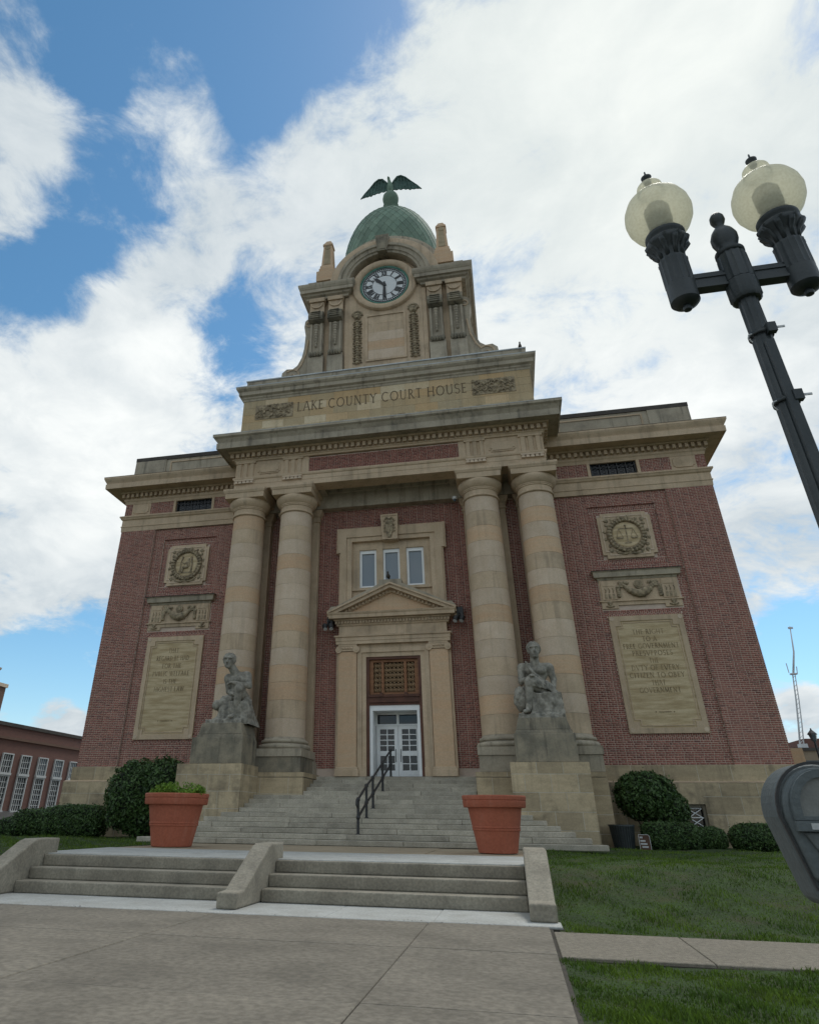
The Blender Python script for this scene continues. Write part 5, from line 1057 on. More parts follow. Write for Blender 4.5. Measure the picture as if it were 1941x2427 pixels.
def statue(name, label, body, head, facing, lo, hi, drape, rock, group):
    add, eyes, mouth = headparts(head, *facing)
    def fb(X, Y, Z):
        f = human(X, Y, Z, body); h_ = human(X, Y, Z, add, .025)
        for e in eyes: h_ = -smin(-h_, ell(X, Y, Z, e, (.062, .075, .045)), .012)
        h_ = -smin(-h_, ell(X, Y, Z, mouth, (.075, .06, .016)), .01)
        hr = ell(X, Y, Z, (head[0]-facing[0]*.05, head[1]-facing[1]*.05, head[2]+.085), (.25, .265, .235))+lump(X, Y, Z, 34, .03)
        cut = (X-head[0])*facing[0]+(Y-head[1])*facing[1]-.12+.55*np.minimum(Z-head[2]-.14, .0); hr = np.maximum(hr, cut-.02)
        h_ = smin(h_, hr, .02); return smin(f, h_, .04)
    V, Fq = net(fb, lo, hi, .02); t = thing(name, label, 'statue', (head[0], -3.2, 4.32), group); off = (-head[0], 3.2, -4.32)
    o = fastmesh('body', V, Fq, statue_m, t, smooth=True); o.location = off
    for nm, fn in (('drapery', drape), ('rock', rock)):
        V, Fq = net(fn, lo, hi, .026); o = fastmesh(nm, V, Fq, statue_m, t, smooth=True); o.location = off
def arm(a, b, c, h, r=(.15, .112, .106, .07)):
    a, b, c, h = map(np.array, (a, b, c, h)); d_ = (h-c)/np.linalg.norm(h-c); sd = np.cross(d_, (0, 0, 1.)); sd = sd/np.linalg.norm(sd)
    out = [('c', a, b, r[0], r[1]), ('c', b, c, r[2], r[3]), ('e', a, (.165, .16, .175), .05), ('c', c, h, .075, .065)]
    for q, (o, l) in enumerate(((-.066, .10), (-.022, .13), (.022, .135), (.066, .115))):
        k0 = h+sd*o; k1 = k0+d_*l*.55+np.array((0, 0, -.015)); k2 = k1+d_*l*.45+np.array((0, 0, -.05)); out += [('c', k0, k1, .027, .025), ('c', k1, k2, .025, .019)]
    th = c+(h-c)*.35; out += [('c', th, th-sd*.10+d_*.07, .03, .024), ('c', th-sd*.10+d_*.07, th-sd*.10+d_*.14, .024, .018)]
    return out
def leg(hip, knee, ank, toe):
    k = np.array(knee); a = np.array(ank); calf = k*.65+a*.35+np.array((0, .05, 0))
    return [('c', hip, knee, .25, .165), ('e', knee, (.16, .16, .17), .05), ('c', knee, ank, .145, .085), ('e', tuple(calf), (.125, .135, .24), .05), ('c', tuple(a+np.array((0, .05, -.08))), toe, .085, .06), ('e', ank, (.095, .10, .10), .05)]
bodyR = [('e', (5.52, -3.02, 5.2), (.38, .31, .28), .06), ('e', (5.5, -3.1, 5.52), (.29, .22, .36), .06), ('e', (5.36, -3.26, 5.93), (.19, .14, .14), .025), ('e', (5.69, -3.26, 5.93), (.19, .14, .14), .025), ('e', (5.44, -3.28, 5.62), (.085, .06, .09), .02), ('e', (5.58, -3.28, 5.62), (.085, .06, .09), .02), ('e', (5.52, -3.05, 5.88), (.41, .24, .36), .06),
  ('c', (5.17, -3.1, 6.07), (5.91, -3.1, 6.06), .155, .155), ('c', (5.53, -3.12, 6.12), (5.53, -3.22, 6.42), .175, .145)]
bodyR += arm((5.06, -3.1, 6.05), (4.99, -3.2, 5.58), (5.24, -3.68, 5.60), (5.33, -3.84, 5.66)) + arm((6.0, -3.08, 6.03), (6.10, -3.0, 5.66), (6.05, -3.24, 5.26), (6.05, -3.36, 5.20))
bodyR += leg((5.72, -3.1, 5.25), (5.24, -3.76, 5.44), (5.13, -3.70, 4.66), (4.97, -3.95, 4.50)) + leg((5.3, -3.1, 5.15), (4.86, -3.38, 5.05), (5.02, -3.25, 4.6), (4.92, -3.5, 4.48))
def drapeR(X, Y, Z):
    fold = lump(X*1.0+Z*.8, Y, Z*.4, 30, .02)
    f = smin(cone(X, Y, Z, (5.78, -3.12, 5.30), (5.34, -3.66, 5.46), .30, .235), ell(X, Y, Z, (5.52, -3.1, 5.33), (.46, .40, .17)), .08); f = np.maximum(f, -(Z-5.26-.25*(5.75-X)*.5))
    pts = [(5.22, -3.3, 6.2), (5.32, -3.46, 5.95), (5.5, -3.46, 5.72), (5.72, -3.42, 5.52), (5.92, -3.35, 5.38), (6.02, -3.36, 5.12)]
    for a, b in zip(pts[:-1], pts[1:]): f = smin(f, cone(X, Y, Z, a, b, .055, .065), .03)
    return f+fold
def rockR(X, Y, Z):
    q = np.maximum(np.maximum(np.abs(X-5.75)-.50-.06*(5.0-Z), np.abs(Y+3.15)-.55), np.abs(Z-4.7)-.42); b = np.maximum(np.maximum(np.abs(X-5.5)-.72, np.abs(Y+3.2)-.62), np.abs(Z-4.36)-.09)
    q = smin(smin(q, b, .08), ell(X, Y, Z, (4.95, -3.25, 5.0), (.27, .3, .42)), .06); return q+lump(X, Y, Z, 11, .035)+lump(X, Y, Z, 31, .016, 1)
statue('statue', 'weathered seated stone man with a diagonal sash, on the right pedestal', bodyR, (5.54, -3.28, 6.62), (.02, -1.0), (4.4, -4.3, 4.28), (6.6, -2.4, 7.05), drapeR, rockR, 'seated stone men')
bodyL = [('e', (-5.55, -3.0, 5.2), (.36, .31, .28), .06), ('e', (-5.6, -3.15, 5.5), (.28, .23, .34), .06), ('e', (-5.80, -3.44, 5.88), (.18, .14, .13), .025), ('e', (-5.49, -3.40, 5.92), (.18, .14, .13), .025), ('e', (-5.62, -3.22, 5.87), (.41, .25, .34), .06),
  ('c', (-5.96, -3.28, 6.0), (-5.32, -3.22, 6.08), .155, .16), ('c', (-5.70, -3.3, 6.10), (-5.87, -3.48, 6.40), .175, .145)]
bodyL += arm((-5.27, -3.2, 6.05), (-5.08, -3.42, 5.66), (-5.50, -3.86, 5.70), (-5.66, -3.90, 5.70)) + arm((-6.03, -3.25, 5.98), (-6.02, -3.1, 5.54), (-5.78, -3.42, 5.40), (-5.66, -3.5, 5.38))
bodyL += leg((-5.38, -3.05, 5.2), (-5.36, -3.76, 5.52), (-5.50, -3.60, 4.68), (-5.60, -3.90, 4.52)) + leg((-5.75, -3.05, 5.15), (-6.30, -3.5, 4.98), (-5.98, -3.05, 4.68), (-6.15, -3.25, 4.6))
def drapeL(X, Y, Z):
    f = smin(ell(X, Y, Z, (-5.6, -3.1, 5.22), (.45, .38, .15)), cone(X, Y, Z, (-5.7, -3.1, 5.18), (-6.0, -3.35, 5.1), .29, .25), .08); return f+lump(X+.6*Z, Y, Z, 26, .022)
def rockL(X, Y, Z):
    w = .42+.42*np.clip((5.1-Z)/.8, 0, 1); q = np.maximum(np.maximum(np.abs(X+5.62-.0*Z)-w*.85, np.abs(Y+3.05)-.62), np.abs(Z-4.66)-.42); q = smin(q, ell(X, Y, Z, (-5.22, -3.2, 4.78), (.22, .40, .56)), .1)
    b = np.maximum(np.maximum(np.abs(X+5.86)-.70, np.abs(Y+3.2)-.60), np.abs(Z-4.36)-.09); return smin(q, b, .1)+lump(X, Y, Z, 10, .03)+lump(X, Y, Z, 33, .02, 2)
statue('statue', 'weathered seated stone man leaning over a raised knee, on the left pedestal', bodyL, (-5.93, -3.58, 6.57), (.10, -.995), (-6.9, -4.3, 4.28), (-4.5, -2.4, 7.0), drapeL, rockL, 'seated stone men')
# ================================================================== handrail
hr = thing('handrail', 'black iron pipe handrail climbing the middle of the stairs', 'handrail', (-.2, -5.9, .75))
hp = [(-.28, -6.12, .89), (-.28, -4.82, 1.31), (-.25, -3.85, 1.59), (-.22, -2.1, 2.15), (-.2, -.35, 2.71)]
m = []
for i, (x, y, z) in enumerate(hp):
    o = MB().tube([(x, y, z), (x, y, z+.92)], .042, 10).build('post', iron, hr, True, auto=50); o.location = (.2, 5.9, -.75)
    for dz in (.44, .92): o2 = MB().ball((x, y, z+dz), .066, 10, 7).build('joint', iron, hr, True); o2.location = (.2, 5.9, -.75)
    o2 = MB().lathe([(.08, 0), (.08, .015), (.045, .03)], x, y, 14, cz=z).build('foot_plate', iron, hr, True, auto=40); o2.location = (.2, 5.9, -.75)
for dz in (.44, .92):
    o = MB().tube([(x, y, z+dz) for x, y, z in hp], .037, 10).build('rail', iron, hr, True, auto=50); o.location = (.2, 5.9, -.75)
o = MB().tube([(hp[0][0], hp[0][1], hp[0][2]+.92), (hp[0][0]-.02, hp[0][1]-.10, hp[0][2]+.90), (hp[0][0]-.02, hp[0][1]-.13, hp[0][2]+.78), (hp[0][0], hp[0][1]-.03, hp[0][2]+.70)], .037, 10).build('rail_end', iron, hr, True, auto=50); o.location = (.2, 5.9, -.75)
# ================================================================== terracotta planters
def planter(x, y, rim, base, lb):
    t = thing('planter', lb, 'planter', (x, y, .612), 'terracotta planters'); h = 1.225; f = lambda k: base+(rim*.90-base)*k
    pr = [(base*.9, 0), (base, .01), (f(.38), .465), (f(.40)+.014, .475), (f(.415)+.014, .505), (f(.43), .515), (f(.435)+.012, .525), (f(.45)+.012, .55), (f(.46), .56), (f(.78), .955), (rim*.955, .965), (rim*.97, .985), (rim*.985, 1.10), (rim*.97, 1.115), (rim*.99, 1.13), (rim, 1.20), (rim*.985, h), (rim*.90, h), (rim*.88, 1.1), (rim*.6, 1.10)]
    MB().lathe(pr, 0, 0, 56).build('pot', terracotta, t, True, auto=28)
    MB().lathe([(rim*.885, 1.13), (rim*.6, 1.17), (.05, 1.18)], 0, 0, 30).build('soil', soil, t, True)
planter(3.84, -9.32, .785, .465, 'bare terracotta planter standing on the landing at the right'); planter(-4.53, -9.66, .85, .52, 'terracotta planter with green plants on the landing at the left')
def leaves(P, N, size, m, parent, name='foliage', aspect=2.0, spread=.7, kind=None):
    n = len(P); N = N+rng.normal(0, spread, (n, 3)); N /= np.linalg.norm(N, axis=1)[:, None]; T = np.cross(N, rng.normal(0, 1, (n, 3))); T /= np.linalg.norm(T, axis=1)[:, None]; B = np.cross(N, T)
    s = (size*rng.uniform(.6, 1.3, n))[:, None]; w = s/aspect
    V = np.stack([P-T*s, P+B*w-T*.1*s, P+T*s+N*.15*s, P-B*w-T*.1*s], 1).reshape(-1, 3); b = np.arange(n)*4
    return fastmesh(name, V, np.stack([b, b+1, b+2, b+3], 1), m, parent, kind)
pt = thing('potted_plant', 'low lime green leafy plants filling the left planter', 'plant', (-4.53, -9.66, 1.78))
a = rng.uniform(0, 2*PI, 2600); r = .74*np.sqrt(rng.random(2600)); hh = (.06+.25*rng.random(2600))*(.55+.45*np.cos(r/.74*1.3))*(.75+.4*np.sin(a*3+1)); PP = np.stack([r*np.cos(a), r*np.sin(a), hh], 1)
PP = np.concatenate([PP, np.stack([.62+rng.normal(0, .09, 260), rng.normal(-.2, .1, 260), .02+.14*rng.random(260)], 1)])
leaves(PP, np.tile((0, 0, 1.), (len(PP), 1)), .04, leaf_lime, pt, spread=1.0); st_ = MB()
for k in range(26): i = random.randrange(2600); st_.tube([(PP[i, 0]*.9, PP[i, 1]*.9, -.03), tuple(PP[i])], .006, 4)
st_.build('stem', leaf_lime, pt, kind='stuff')
# ================================================================== shrubs and hedges
def shrub(name, lb, c, lobes, n, size=.045, stems=0, group=None, box=False, gz=.58, e=None):
    t = thing(name, lb, 'shrub' if not box else 'hedge', (c[0], c[1], gz), group); co = MB(); Ps = []; Ns = []
    e0 = e or (2.0 if not box else 5.0)
    vol = [q[1][0]*q[1][1]*q[1][2] for q in lobes]
    for (lc, lr), v in zip(lobes, vol):
        k = int(n*v/sum(vol)); u = rng.normal(0, 1, (k, 3)); u /= np.linalg.norm(u, axis=1)[:, None]; e = e0
        q = u/((np.abs(u)**e).sum(1)**(1/e))[:, None]; bump = 1+.085*np.sin(q[:, 0]*9+q[:, 2]*7+lc[0])*np.sin(q[:, 1]*8+q[:, 2]*5)+.035*np.sin(q[:, 0]*23+q[:, 2]*19)*np.sin(q[:, 1]*21)
        stray = (rng.random(k) < .05)*rng.uniform(.02, .14, k); rr = (.88+.15*rng.random(k)**.6+stray)*bump*(1 if not box else .5+.5/bump) ; loc = np.array(lc)-np.array((c[0], c[1], gz)); Ps.append(loc+q*rr[:, None]*np.array(lr)); Ns.append(q/np.array(lr))
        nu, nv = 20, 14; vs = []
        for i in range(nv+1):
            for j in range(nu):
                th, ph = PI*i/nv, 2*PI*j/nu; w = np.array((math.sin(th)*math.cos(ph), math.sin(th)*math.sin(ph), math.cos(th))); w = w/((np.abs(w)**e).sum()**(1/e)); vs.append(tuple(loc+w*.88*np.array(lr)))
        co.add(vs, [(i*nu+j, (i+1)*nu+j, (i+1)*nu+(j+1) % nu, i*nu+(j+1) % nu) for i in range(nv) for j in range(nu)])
    P = np.concatenate(Ps); N = np.concatenate(Ns); N /= np.linalg.norm(N, axis=1)[:, None]; k = P[:, 2] > .0; P, N = P[k], N[k]
    for (lc, lr) in lobes:                             # leaves hidden well inside another lobe are dropped
        loc = np.array(lc)-np.array((c[0], c[1], gz)); e = e0; k = ((np.abs((P-loc)/np.array(lr))**e).sum(1)) > .72**e; P, N = P[k], N[k]
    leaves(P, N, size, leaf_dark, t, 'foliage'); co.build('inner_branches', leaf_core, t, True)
    if stems:
        for k in range(stems):
            a = random.uniform(0, 6.28); d_ = random.uniform(.1, .5); MB().tube([(d_*.5*math.cos(a), d_*.4*math.sin(a), -.02), (d_*math.cos(a), d_*math.sin(a), .5), (d_*1.6*math.cos(a), d_*1.4*math.sin(a), 1.0)], [.03, .025, .02], 6).build('stem', twig, t, True)
    return t
shrub('round_shrub', 'tall rounded dark green shrub left of the stairs, behind the left planter', (-9.15, -2.55), [((-9.55, -2.6, 2.0), (1.12, 1.0, 1.15)), ((-8.55, -2.4, 2.25), (.95, .95, .98)), ((-9.25, -2.5, 1.35), (.95, .8, .75)), ((-10.1, -2.7, 1.3), (.45, .5, .45))], 17000, .062, 7, 'rounded shrubs')
shrub('round_shrub', 'clipped rounded dark green shrub at the wall right of the stairs', (8.72, -1.75), [((8.65, -1.75, 2.05), (.95, .85, .74)), ((9.3, -1.8, 1.65), (.58, .6, .6)), ((8.2, -1.7, 2.15), (.5, .6, .5))], 13000, .055, 6, 'rounded shrubs')
shrub('hedge', 'boxy clipped hedge in front of the right round shrub', (8.98, -2.75), [((8.98, -2.75, .92), (.80, .45, .38))], 9000, .034, 0, 'low clipped hedges', True)
shrub('hedge', 'small mounded hedge below the latticed basement window', (10.2, -2.2), [((10.2, -2.2, .86), (.50, .5, .33))], 6000, .034, 0, 'low clipped hedges', True, e=2.8)
shrub('hedge', 'wide mounded hedge at the right end of the wall', (11.62, -2.1), [((11.66, -2.1, .90), (.80, .55, .40))], 8000, .034, 0, 'low clipped hedges', True, e=2.8)
shrub('hedge', 'large box hedge along the base wall at the left', (-12.35, -1.9), [((-12.35, -1.9, 1.10), (1.18, .6, .53))], 11000, .045, 0, 'left box hedges', True)
shrub('hedge', 'lower box hedge left of the large box hedge', (-14.4, -1.4), [((-14.3, -1.4, 1.02), (.95, .6, .46)), ((-15.2, -1.6, .86), (.5, .5, .32))], 9000, .045, 0, 'left box hedges', True)
# ================================================================== litter bin, notice
t = thing('litter_bin', 'dark slatted litter bin beside the stair pedestal', 'bin', (7.55, -2.95, .58)); 
MB().lathe([(.27, .02), (.31, .60)], 0, 0, 24).build('liner', iron, t, True, auto=40)
for k in range(30):
    a = 2*PI*k/30; c_, s_ = math.cos(a), math.sin(a); o = MB().add([(.29*c_-.022*s_, .29*s_+.022*c_, .0), (.29*c_+.022*s_, .29*s_-.022*c_, .0), (.365*c_+.026*s_, .365*s_-.026*c_, .62), (.365*c_-.026*s_, .365*s_+.026*c_, .62), (.305*c_-.022*s_, .305*s_+.022*c_, .0), (.305*c_+.022*s_, .305*s_-.022*c_, .0), (.38*c_+.026*s_, .38*s_-.026*c_, .62), (.38*c_-.026*s_, .38*s_+.026*c_, .62)],
        [(0, 1, 2, 3), (4, 5, 6, 7), (0, 1, 5, 4), (1, 2, 6, 5), (2, 3, 7, 6), (3, 0, 4, 7)]).build('slat', lamp_iron, t)
MB().lathe([(.36, .60), (.40, .60), (.40, .65), (.36, .65)], 0, 0, 28).build('rim', lamp_iron, t, True, auto=40)
t = thing('notice_board', 'small brown notice with pale lettering beside the litter bin', 'sign', (8.12, -3.25, .56)); 
bd = MB().prism([(-.16, .0), (.16, .0), (.16, .36), (.12, .41), (-.16, .41)], -.012, .012).build('board', brown_sign, t); m = MB()
for k, (x0, x1, z) in enumerate(((-.13, -.05, .31), (-.13, .02, .22), (-.13, .06, .14), (-.10, .08, .06))): m.box(x0, x1, -.017, -.011, z, z+.045)
m.build('lettering', sticker, bd, kind='stuff'); MB().ring([(-.165, .0), (.165, .0), (.165, .362), (.122, .415), (-.165, .415)], [(-.15, .0), (.15, .0), (.15, .355), (.115, .40), (-.15, .40)], -.016, .014).build('edging', sticker, bd)
# ================================================================== pigeons
for x, y, z, lb in ((-.06, -.82, 10.385, 'dark pigeon perched on the apex of the door pediment'), (6.72, -2.2, 20.81, 'tiny dark bird on the right corner of the inscribed attic')):
    t = thing('pigeon', lb, 'bird', (x, y, z), 'perched pigeons')
    def bf(X, Y, Z): 
        f = ell(X, Y, Z, (0, 0, .12), (.085, .14, .085)); f = smin(f, cone(X, Y, Z, (0, -.09, .17), (0, -.12, .25), .05, .035), .04); f = smin(f, ell(X, Y, Z, (0, -.135, .27), (.04, .05, .04)), .02); f = smin(f, cone(X, Y, Z, (0, -.17, .265), (0, -.205, .255), .014, .005), .01)
        f = smin(f, cone(X, Y, Z, (0, .1, .11), (0, .27, .08), .05, .025), .03)
        for q in (-1, 1): f = smin(f, cone(X, Y, Z, (q*.03, 0, .08), (q*.03, -.01, .0), .014, .01), .01)
        return f
    V, Fq = net(bf, (-.14, -.26, -.02), (.14, .32, .34), .016); fastmesh('body', V, Fq, roof_dark, t, smooth=True)
# ================================================================== street lamp
lx, ly = 5.975, -24.99
SL = thing('street_lamp', 'dark twin-globe street lamp with fluted post at the right edge', 'street lamp', (lx, ly, 0))
flute = lambda n, dpt: (lambda a, z: 1-dpt*abs(math.sin(a*n/2)))
pole = MB().lathe([(.16, 0), (.17, .03), (.17, .25), (.12, .32), (.11, .75), (.13, .80), (.08, .9), (.062, 1.1), (.058, 2.6), (.052, 4.02)], 0, 0, 48, flute(12, .10)).build('post', lamp_iron, SL, True, auto=40)
m = MB(); m.box(-.022, .022, -.078, -.045, 1.2, 3.62); m.build('conduit', lamp_iron, pole)
for z in (3.25, 3.70):
    b = MB().arc(0, 0, [(.06, z-.012), (.064, z-.012), (.064, z+.012), (.06, z+.012)], 0, 2*PI, 28); b.v = [(x, zz, y) for x, y, zz in b.v]; bn = b.build('strap', lamp_iron, SL, True)
    m = MB(); m.box(.01, .055, -.085, -.05, z-.03, z+.03); m.build('strap_buckle', lamp_iron, bn); m = MB(); m.box(.055, .10, -.072, -.066, z-.006, z+.006); m.tube([(-.055, -.03, z), (-.078, -.04, z-.012), (-.082, -.03, z-.03), (-.06, -.02, z-.05)], .004, 6); m.build('strap_end', mast_m, bn)
m = MB(); m.lathe([(.04, 3.955), (.075, 3.96), (.088, 3.98), (.088, 4.10)], 0, 0, 48, flute(14, .06)); m.lathe([(.088, 4.105), (.085, 4.30), (.078, 4.315)], 0, 0, 48, flute(14, .10)); m.build('centre_sleeve', lamp_iron, SL, True, auto=35)
MB().lathe([(.07, 4.315), (.082, 4.325), (.082, 4.345), (.055, 4.36), (.05, 4.375), (.062, 4.40), (.075, 4.44), (.076, 4.475), (.062, 4.515), (.042, 4.545), (.028, 4.565), (.024, 4.58), (.034, 4.595), (.043, 4.62), (.041, 4.65), (.028, 4.675), (.01, 4.685)], 0, 0, 24).build('finial', lamp_iron, SL, True, auto=50)
for s in (-1, 1):
    a, b = sx(s, .075, .26); m = MB(); m.box(a, b, -.026, .026, 4.10, 4.155); m.box(a, b, -.033, .033, 4.155, 4.175); m.box(a, b, -.033, .033, 4.082, 4.10); m.box(a, b, -.02, .02, 4.175, 4.20); m.build('arm', lamp_iron, SL)
    gx = s*.325
    sk = MB().lathe([(.012, 3.945), (.022, 3.95), (.026, 3.965), (.02, 3.98), (.045, 3.985), (.07, 3.995), (.082, 4.01), (.082, 4.14)], gx, 0, 48); sk.lathe([(.084, 4.141), (.084, 4.315), (.086, 4.32), (.086, 4.34), (.07, 4.345)], gx, 0, 48, flute(16, .07)); so_ = sk.build('socket', lamp_iron, SL, True, auto=35)
    MB().lathe([(.065, 4.345), (.068, 4.38), (.085, 4.43), (.12, 4.465), (.128, 4.485), (.12, 4.50), (.105, 4.51), (.108, 4.525), (.118, 4.535), (.118, 4.555), (.098, 4.57), (.09, 4.60)], gx, 0, 40, lambda a, z: 1+(.05*math.sin(a*9) if 4.4 < z < 4.5 else 0)).build('cup', lamp_iron, so_, True, auto=50)
    m = MB()
    for k in range(9):
        an = 2*PI*k/9; c_, s_ = math.cos(an), math.sin(an); m.tube([(gx+.064*c_, .064*s_, 4.35), (gx+.072*c_, .072*s_, 4.41), (gx+.10*c_, .10*s_, 4.455), (gx+.118*c_, .118*s_, 4.475)], [.012, .016, .022, .018], 6)
    m.build('acanthus', lamp_iron, so_, True, kind='stuff')
    gp = [(.098, 4.565), (.13, 4.59), (.17, 4.635), (.195, 4.69), (.203, 4.745), (.196, 4.80), (.172, 4.86), (.135, 4.905), (.100, 4.93), (.080, 4.945), (.079, 4.965), (.083, 4.99), (.078, 5.02), (.06, 5.045), (.034, 5.06), (.012, 5.065)]
    g = MB().lathe(gp, gx, 0, 40, caps=False).build('globe', globe_m, SL, True)
    MB().lathe([(.085, 4.57), (.085, 4.60), (.05, 4.62), (.05, 4.66), (.075, 4.68), (.078, 4.80), (.06, 4.83)], gx, 0, 24).build('lamp_unit', sticker, g, True, auto=50)
    MB().lathe([(.02, 5.055), (.024, 5.07), (.014, 5.08), (.016, 5.09), (.032, 5.105), (.034, 5.118), (.02, 5.13), (.007, 5.14), (.005, 5.175)], gx, 0, 18).build('globe_finial', lamp_iron, g, True, auto=50)
# ================================================================== parking meter
mx0, my0 = 4.972, -26.62
PM = thing('parking_meter', 'dark grey parking meter cut off by the right edge', 'parking meter', (mx0, my0, 0))
MB().lathe([(.10, 0), (.10, .01), (.030, .02), (.030, 1.13), (.038, 1.14), (.038, 1.163)], 0, .02, 24).build('post', meter_m, PM, True, auto=40)
def outline(w, zt, zb, wb, n=20): zs_ = zt-w-.012; return [(-wb, zb), (wb, zb), (w, zs_)]+[(w*math.cos(PI*k/n), zt-w*1.0+w*1.0*math.sin(PI*k/n)) for k in range(n+1)]+[(-w, zs_)]
hd = MB().prism(outline(.088, 1.415, 1.162, .050), -.045, .075).build('housing', meter_m, PM); bevel(hd, .022, 4)
fc = MB().prism(outline(.080, 1.405, 1.205, .056), -.062, -.04).build('face', meter_m, PM); bevel(fc, .008, 2)
for o in (hd, fc):
    for p in o.data.polygons: p.use_smooth = False
def archp(w, z0, zt, n=16): return [(-w, z0), (w, z0)]+[(w*math.cos(PI*k/n), zt-w*1.05+w*1.05*math.sin(PI*k/n)) for k in range(n+1)]
MB().ring(archp(.068, 1.309, 1.400), archp(.052, 1.316, 1.386), -.074, -.058).build('window_bezel', meter_m, fc)
MB().prism(archp(.053, 1.315, 1.387), -.064, -.0605).build('window', window_lens, fc)
m = MB(); m.box(-.070, .070, -.078, -.06, 1.290, 1.308); m.build('ledge', meter_m, fc); MB().box(-.045, .05, -.0795, -.0775, 1.293, 1.304).build('ledge_label', sticker, fc)
MB().box(.012, .06, -.0720, -.0680, 1.270, 1.281).build('instruction_plate', sticker, fc); MB().disc(.026, 1.253, .024, -.0720, -.0680, 24, rz=.0135).build('oval_sticker', sticker, fc)
k = MB().lathe([(.026, 0), (.026, .012), (.018, .018)], 0, 0, 20).build('coin_knob', rust, fc, True, auto=40); k.rotation_euler.x = PI/2; k.location = (.020, -.067, 1.228)
m = MB(); m.box(-.02, .03, -.048, -.04, 1.172, 1.20); m.build('slot_plate', rust, PM)
MB().ring(outline(.0895, 1.4165, 1.19, .057), outline(.084, 1.411, 1.195, .055), -.051, -.044).build('front_seam', iron, PM)
rl = MB().prism([(-.058, 1.288), (.074, 1.288), (.068, 1.212), (.0, 1.212), (-.022, 1.232), (-.044, 1.262)], -.069, -.060).build('coin_plate', meter_light, fc); bevel(rl, .003, 2)
for q in ((-.05, 1.30), (.05, 1.215), (-.035, 1.22)): MB().disc(q[0], q[1], .005, -.0715, -.062, 10).build('screw', rust, fc)
# ------------------------------------------------------------------ dry leaves and grit blown over the pavement
lv = MB()
for k in range(110):
    x = random.uniform(-6, 4.6); y = random.choice((random.uniform(-16.66, -16.5), random.uniform(-23, -16.7), random.gauss(-15.06, .03))); a = random.uniform(0, 6.28); l = random.uniform(.008, .022); c_, s_ = math.cos(a)*l, math.sin(a)*l
    lv.add([(x-c_, y-s_, .009), (x+s_*.5, y-c_*.5, .014), (x+c_, y+s_, .010), (x-s_*.5, y+c_*.5, .012)], [(0, 1, 2, 3)])
o = lv.build('leaf_litter', rust, kind='stuff'); o['label'] = 'dry leaf scraps and grit on the pavement'
# ================================================================== buildings behind
BL = thing('brick_building', 'low red brick building with tall white-framed windows at the left edge', 'building', (-30, 20, 0))
BX = -30.0
def bo(m, nm, mt, par=BL): o = m.build(nm, mt, par); o.location = (30, -20, 0) if par == BL else (0, 0, 0); return o
bo(MB().box(-44, BX, 6, 44, -.05, 6.72), 'wall', far_brick); bo(MB().box(-44, BX+.12, 5.9, 44, 5.88, 6.05), 'string_course', far_brick2); bo(MB().box(-44, BX+.10, 5.9, 44, 6.72, 6.95), 'coping', roof_dark)
for k in range(9):
    y = 13.55+2.02*k
    f = MB(); pr = [(y, 3.72), (y+1.1, 3.72), (y+1.1, 5.02), (y, 5.02)]
    for z0, z1 in ((1.5, 3.66), (3.80, 5.03)):
        f.box(BX-.05, BX+.12, y-.02, y+.06, z0, z1); f.box(BX-.05, BX+.12, y+1.02, y+1.12, z0, z1); f.box(BX-.05, BX+.12, y+.06, y+1.02, z1-.08, z1); f.box(BX-.05, BX+.18, y-.05, y+1.15, z0-.13, z0+.02)
    w = bo(f, 'window', grey_paint); g = MB()
    for z0, z1, nr in ((1.52, 3.58, 6), (3.82, 4.95, 3)):
        for q in range(1, 4): yy = y+.06+.96*q/4; g.box(BX+.03, BX+.07, yy-.018, yy+.018, z0, z1)
        for q in range(1, nr): zz = z0+(z1-z0)*q/nr; g.box(BX+.03, BX+.068, y+.06, y+1.02, zz-.018, zz+.018)
    bo(g, 'muntins', grey_paint, w)
    for z0, z1 in ((1.52, 3.58), (3.82, 4.95)): bo(MB().box(BX+.005, BX+.02, y+.06, y+1.02, z0, z1), 'pane', pane_far if z0 > 3 and k > 2 else pane_m, w)
bo(MB().prism([(BX, 1.5), (BX+1.2, 1.0), (BX+1.2, .9), (BX, .9)], 13.0, 18.2), 'awning', iron)
BT = thing('brick_tower', 'brown brick tower with stone coping beyond the left edge', 'tower', (-62, 53, 0))
def bt(m, nm, mt): o = m.build(nm, mt, BT); o.location = (62-3.3, -53, 0)
bt(MB().box(-66, -58.75, 50.1, 54, 0, 16.35), 'shaft', far_brick2); bt(MB().box(-66.2, -58.58, 50, 54.2, 16.35, 16.8), 'coping', stone_pale); bt(MB().box(-65.5, -60.75, 51, 53.6, 16.8, 18.0), 'lantern', far_brick2)
bt(MB().mold([(-65.5, 53.6), (-65.5, 51), (-60.75, 51), (-60.75, 53.6)], [(-.5, 18.0), (.1, 18.0), (.5, 18.5), (.9, 18.75), (.9, 18.95), (-.5, 19.1)]), 'cornice', stone_grey); bt(MB().box(-65, -61.3, 51.5, 53.4, 19.0, 22.2), 'upper_stage', far_brick)
m = MB(); 
for k in range(6): m.box(-59.2-k*.9, -59.1-k*.9, 50.3, 50.4, 16.8, 17.8)
m.box(-65, -58.95, 50.28, 50.42, 17.75, 17.9); bt(m, 'balustrade', white_paint); bt(MB().prism([(-60.2, 12.0), (-59.3, 12.0), (-59.3, 15.2), (-59.75, 15.8), (-60.2, 15.2)], 50.02, 50.2), 'arched_panel', far_brick)
BR = thing('flat_roof_building', 'tan flat-roofed building with grey canopy behind the parking meter', 'building', (45, 60, 0))
def br(m, nm, mt): o = m.build(nm, mt, BR); o.location = (-45, -60, 0)
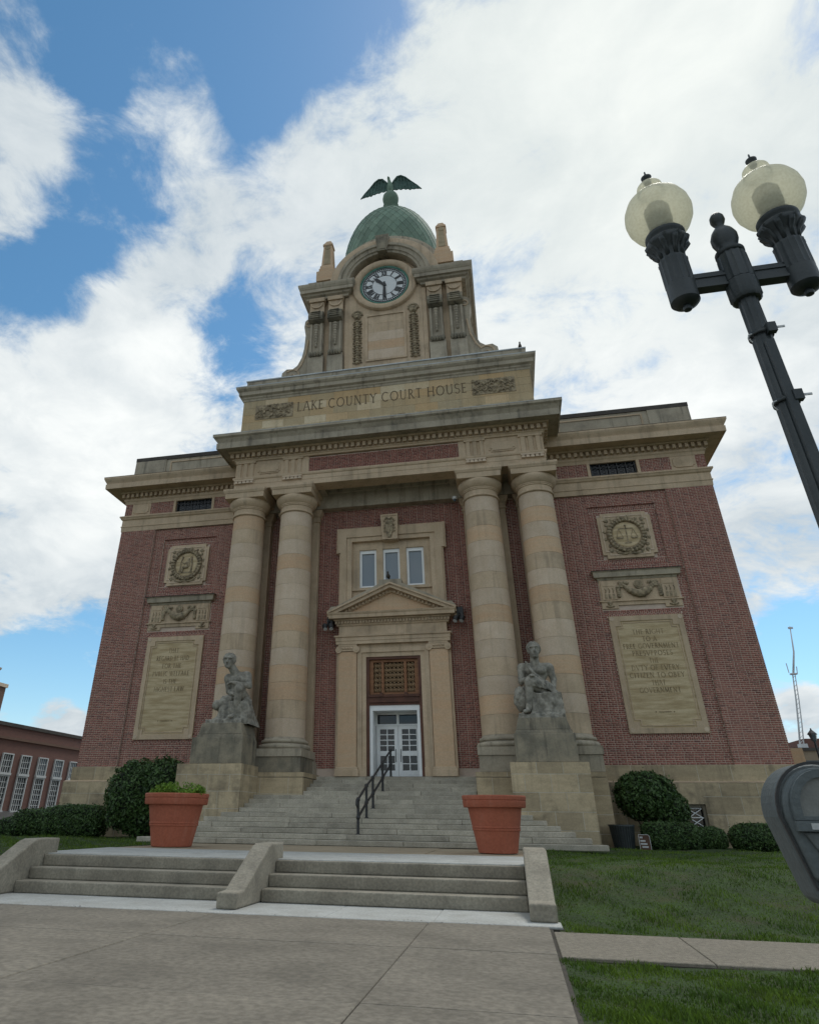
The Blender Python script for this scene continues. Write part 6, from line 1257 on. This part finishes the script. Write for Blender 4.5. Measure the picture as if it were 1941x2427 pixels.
br(MB().box(33.5, 60, 60, 80, 0, 8.3), 'wall', tan_wall); br(MB().box(33.3, 60.2, 59.8, 80.2, 8.3, 8.6), 'coping', roof_dark); br(MB().box(36.7, 48, 62, 70, 8.6, 9.7), 'roof_block', far_brick)
br(MB().prism([(29.0, 0), (29, 3.2), (32.5, 6.8), (48, 6.8), (48, 0)], 52, 59.5), 'canopy', greyroof); br(MB().box(35.9, 36.6, 61, 62, 8.6, 9.1), 'roof_unit', mast_m)
RM = thing('radio_mast', 'thin pale radio mast standing up behind the right wing', 'mast', (36.2, 62, 8.6))
ms = [(0, 0, 0), (.55, 0, 2.6), (1.05, 0, 5.2), (1.5, 0, 8.0), (2.3, 0, 10.6), (2.75, 0, 13.6)]
for dx, dy in ((-.22, -.2), (.22, -.2), (0, .22)):
    MB().tube([(x+dx*(1-.045*z), y+dy*(1-.045*z), z) for x, y, z in ms[:4]], [.065, .06, .055, .045], 6).build('leg', mast_m, RM, True)
m = MB()
for k in range(16):
    z = .5*k; f0 = np.interp(z, [q[2] for q in ms], [q[0] for q in ms]); w = .22*(1-.045*z); m.tube([(f0-w, -.2, z), (f0+w+.09, -.2, z+.5)], .02, 4); m.tube([(f0-w, -.2, z+.25), (f0+w, -.2, z+.25)], .02, 4)
m.build('bracing', mast_m, RM, kind='stuff'); MB().tube(ms[3:], [.12, .09, .05], 6).build('top_pole', mast_m, RM, True); m = MB(); m.box(1.2, 1.9, -.25, .25, 8.0, 8.15); m.tube([(1.1, 0, 8.2), (1.1, 0, 9.3)], .05, 6); m.tube([(1.95, 0, 8.1), (2.1, 0, 8.9)], .05, 6); m.box(2.5, 3.0, -.1, .1, 13.3, 13.5); m.build('antennas', mast_m, RM, kind='stuff')
LP = thing('lantern_post', 'small black lantern lamp post far behind the parking meter', 'street lamp', (19.27, 12, .2))
MB().lathe([(.12, 0), (.12, .3), (.06, .4), (.05, 4.7)], 0, 0, 12).build('post', iron, LP, True, auto=40); MB().lathe([(.06, 4.7), (.12, 4.76), (.19, 5.02), (.19, 5.04)], 0, 0, 6).build('lantern', pane_far, LP); MB().lathe([(.24, 5.04), (.2, 5.1), (.04, 5.26), (.03, 5.33)], 0, 0, 6).build('cap', iron, LP)
IF = thing('iron_fence', 'black iron picket fence on a low grey wall behind the meter', 'fence', (17.4, 10, 0))
MB().box(0, 8, 0, .3, 0, 1.7).build('low_wall', greyroof, IF)
for k in range(40):
    x = .1+.2*k; MB().tube([(x, .15, 1.7), (x, .15, 3.45)], .022, 5).build('picket', iron, IF)
for z in (1.95, 3.1): MB().box(0, 8, .12, .18, z, z+.05).build('rail', iron, IF)
MB().box(14.15, 16.15, 5.0, 9.0, -.05, 4.05).build('side_projection', stone_tan, CH)
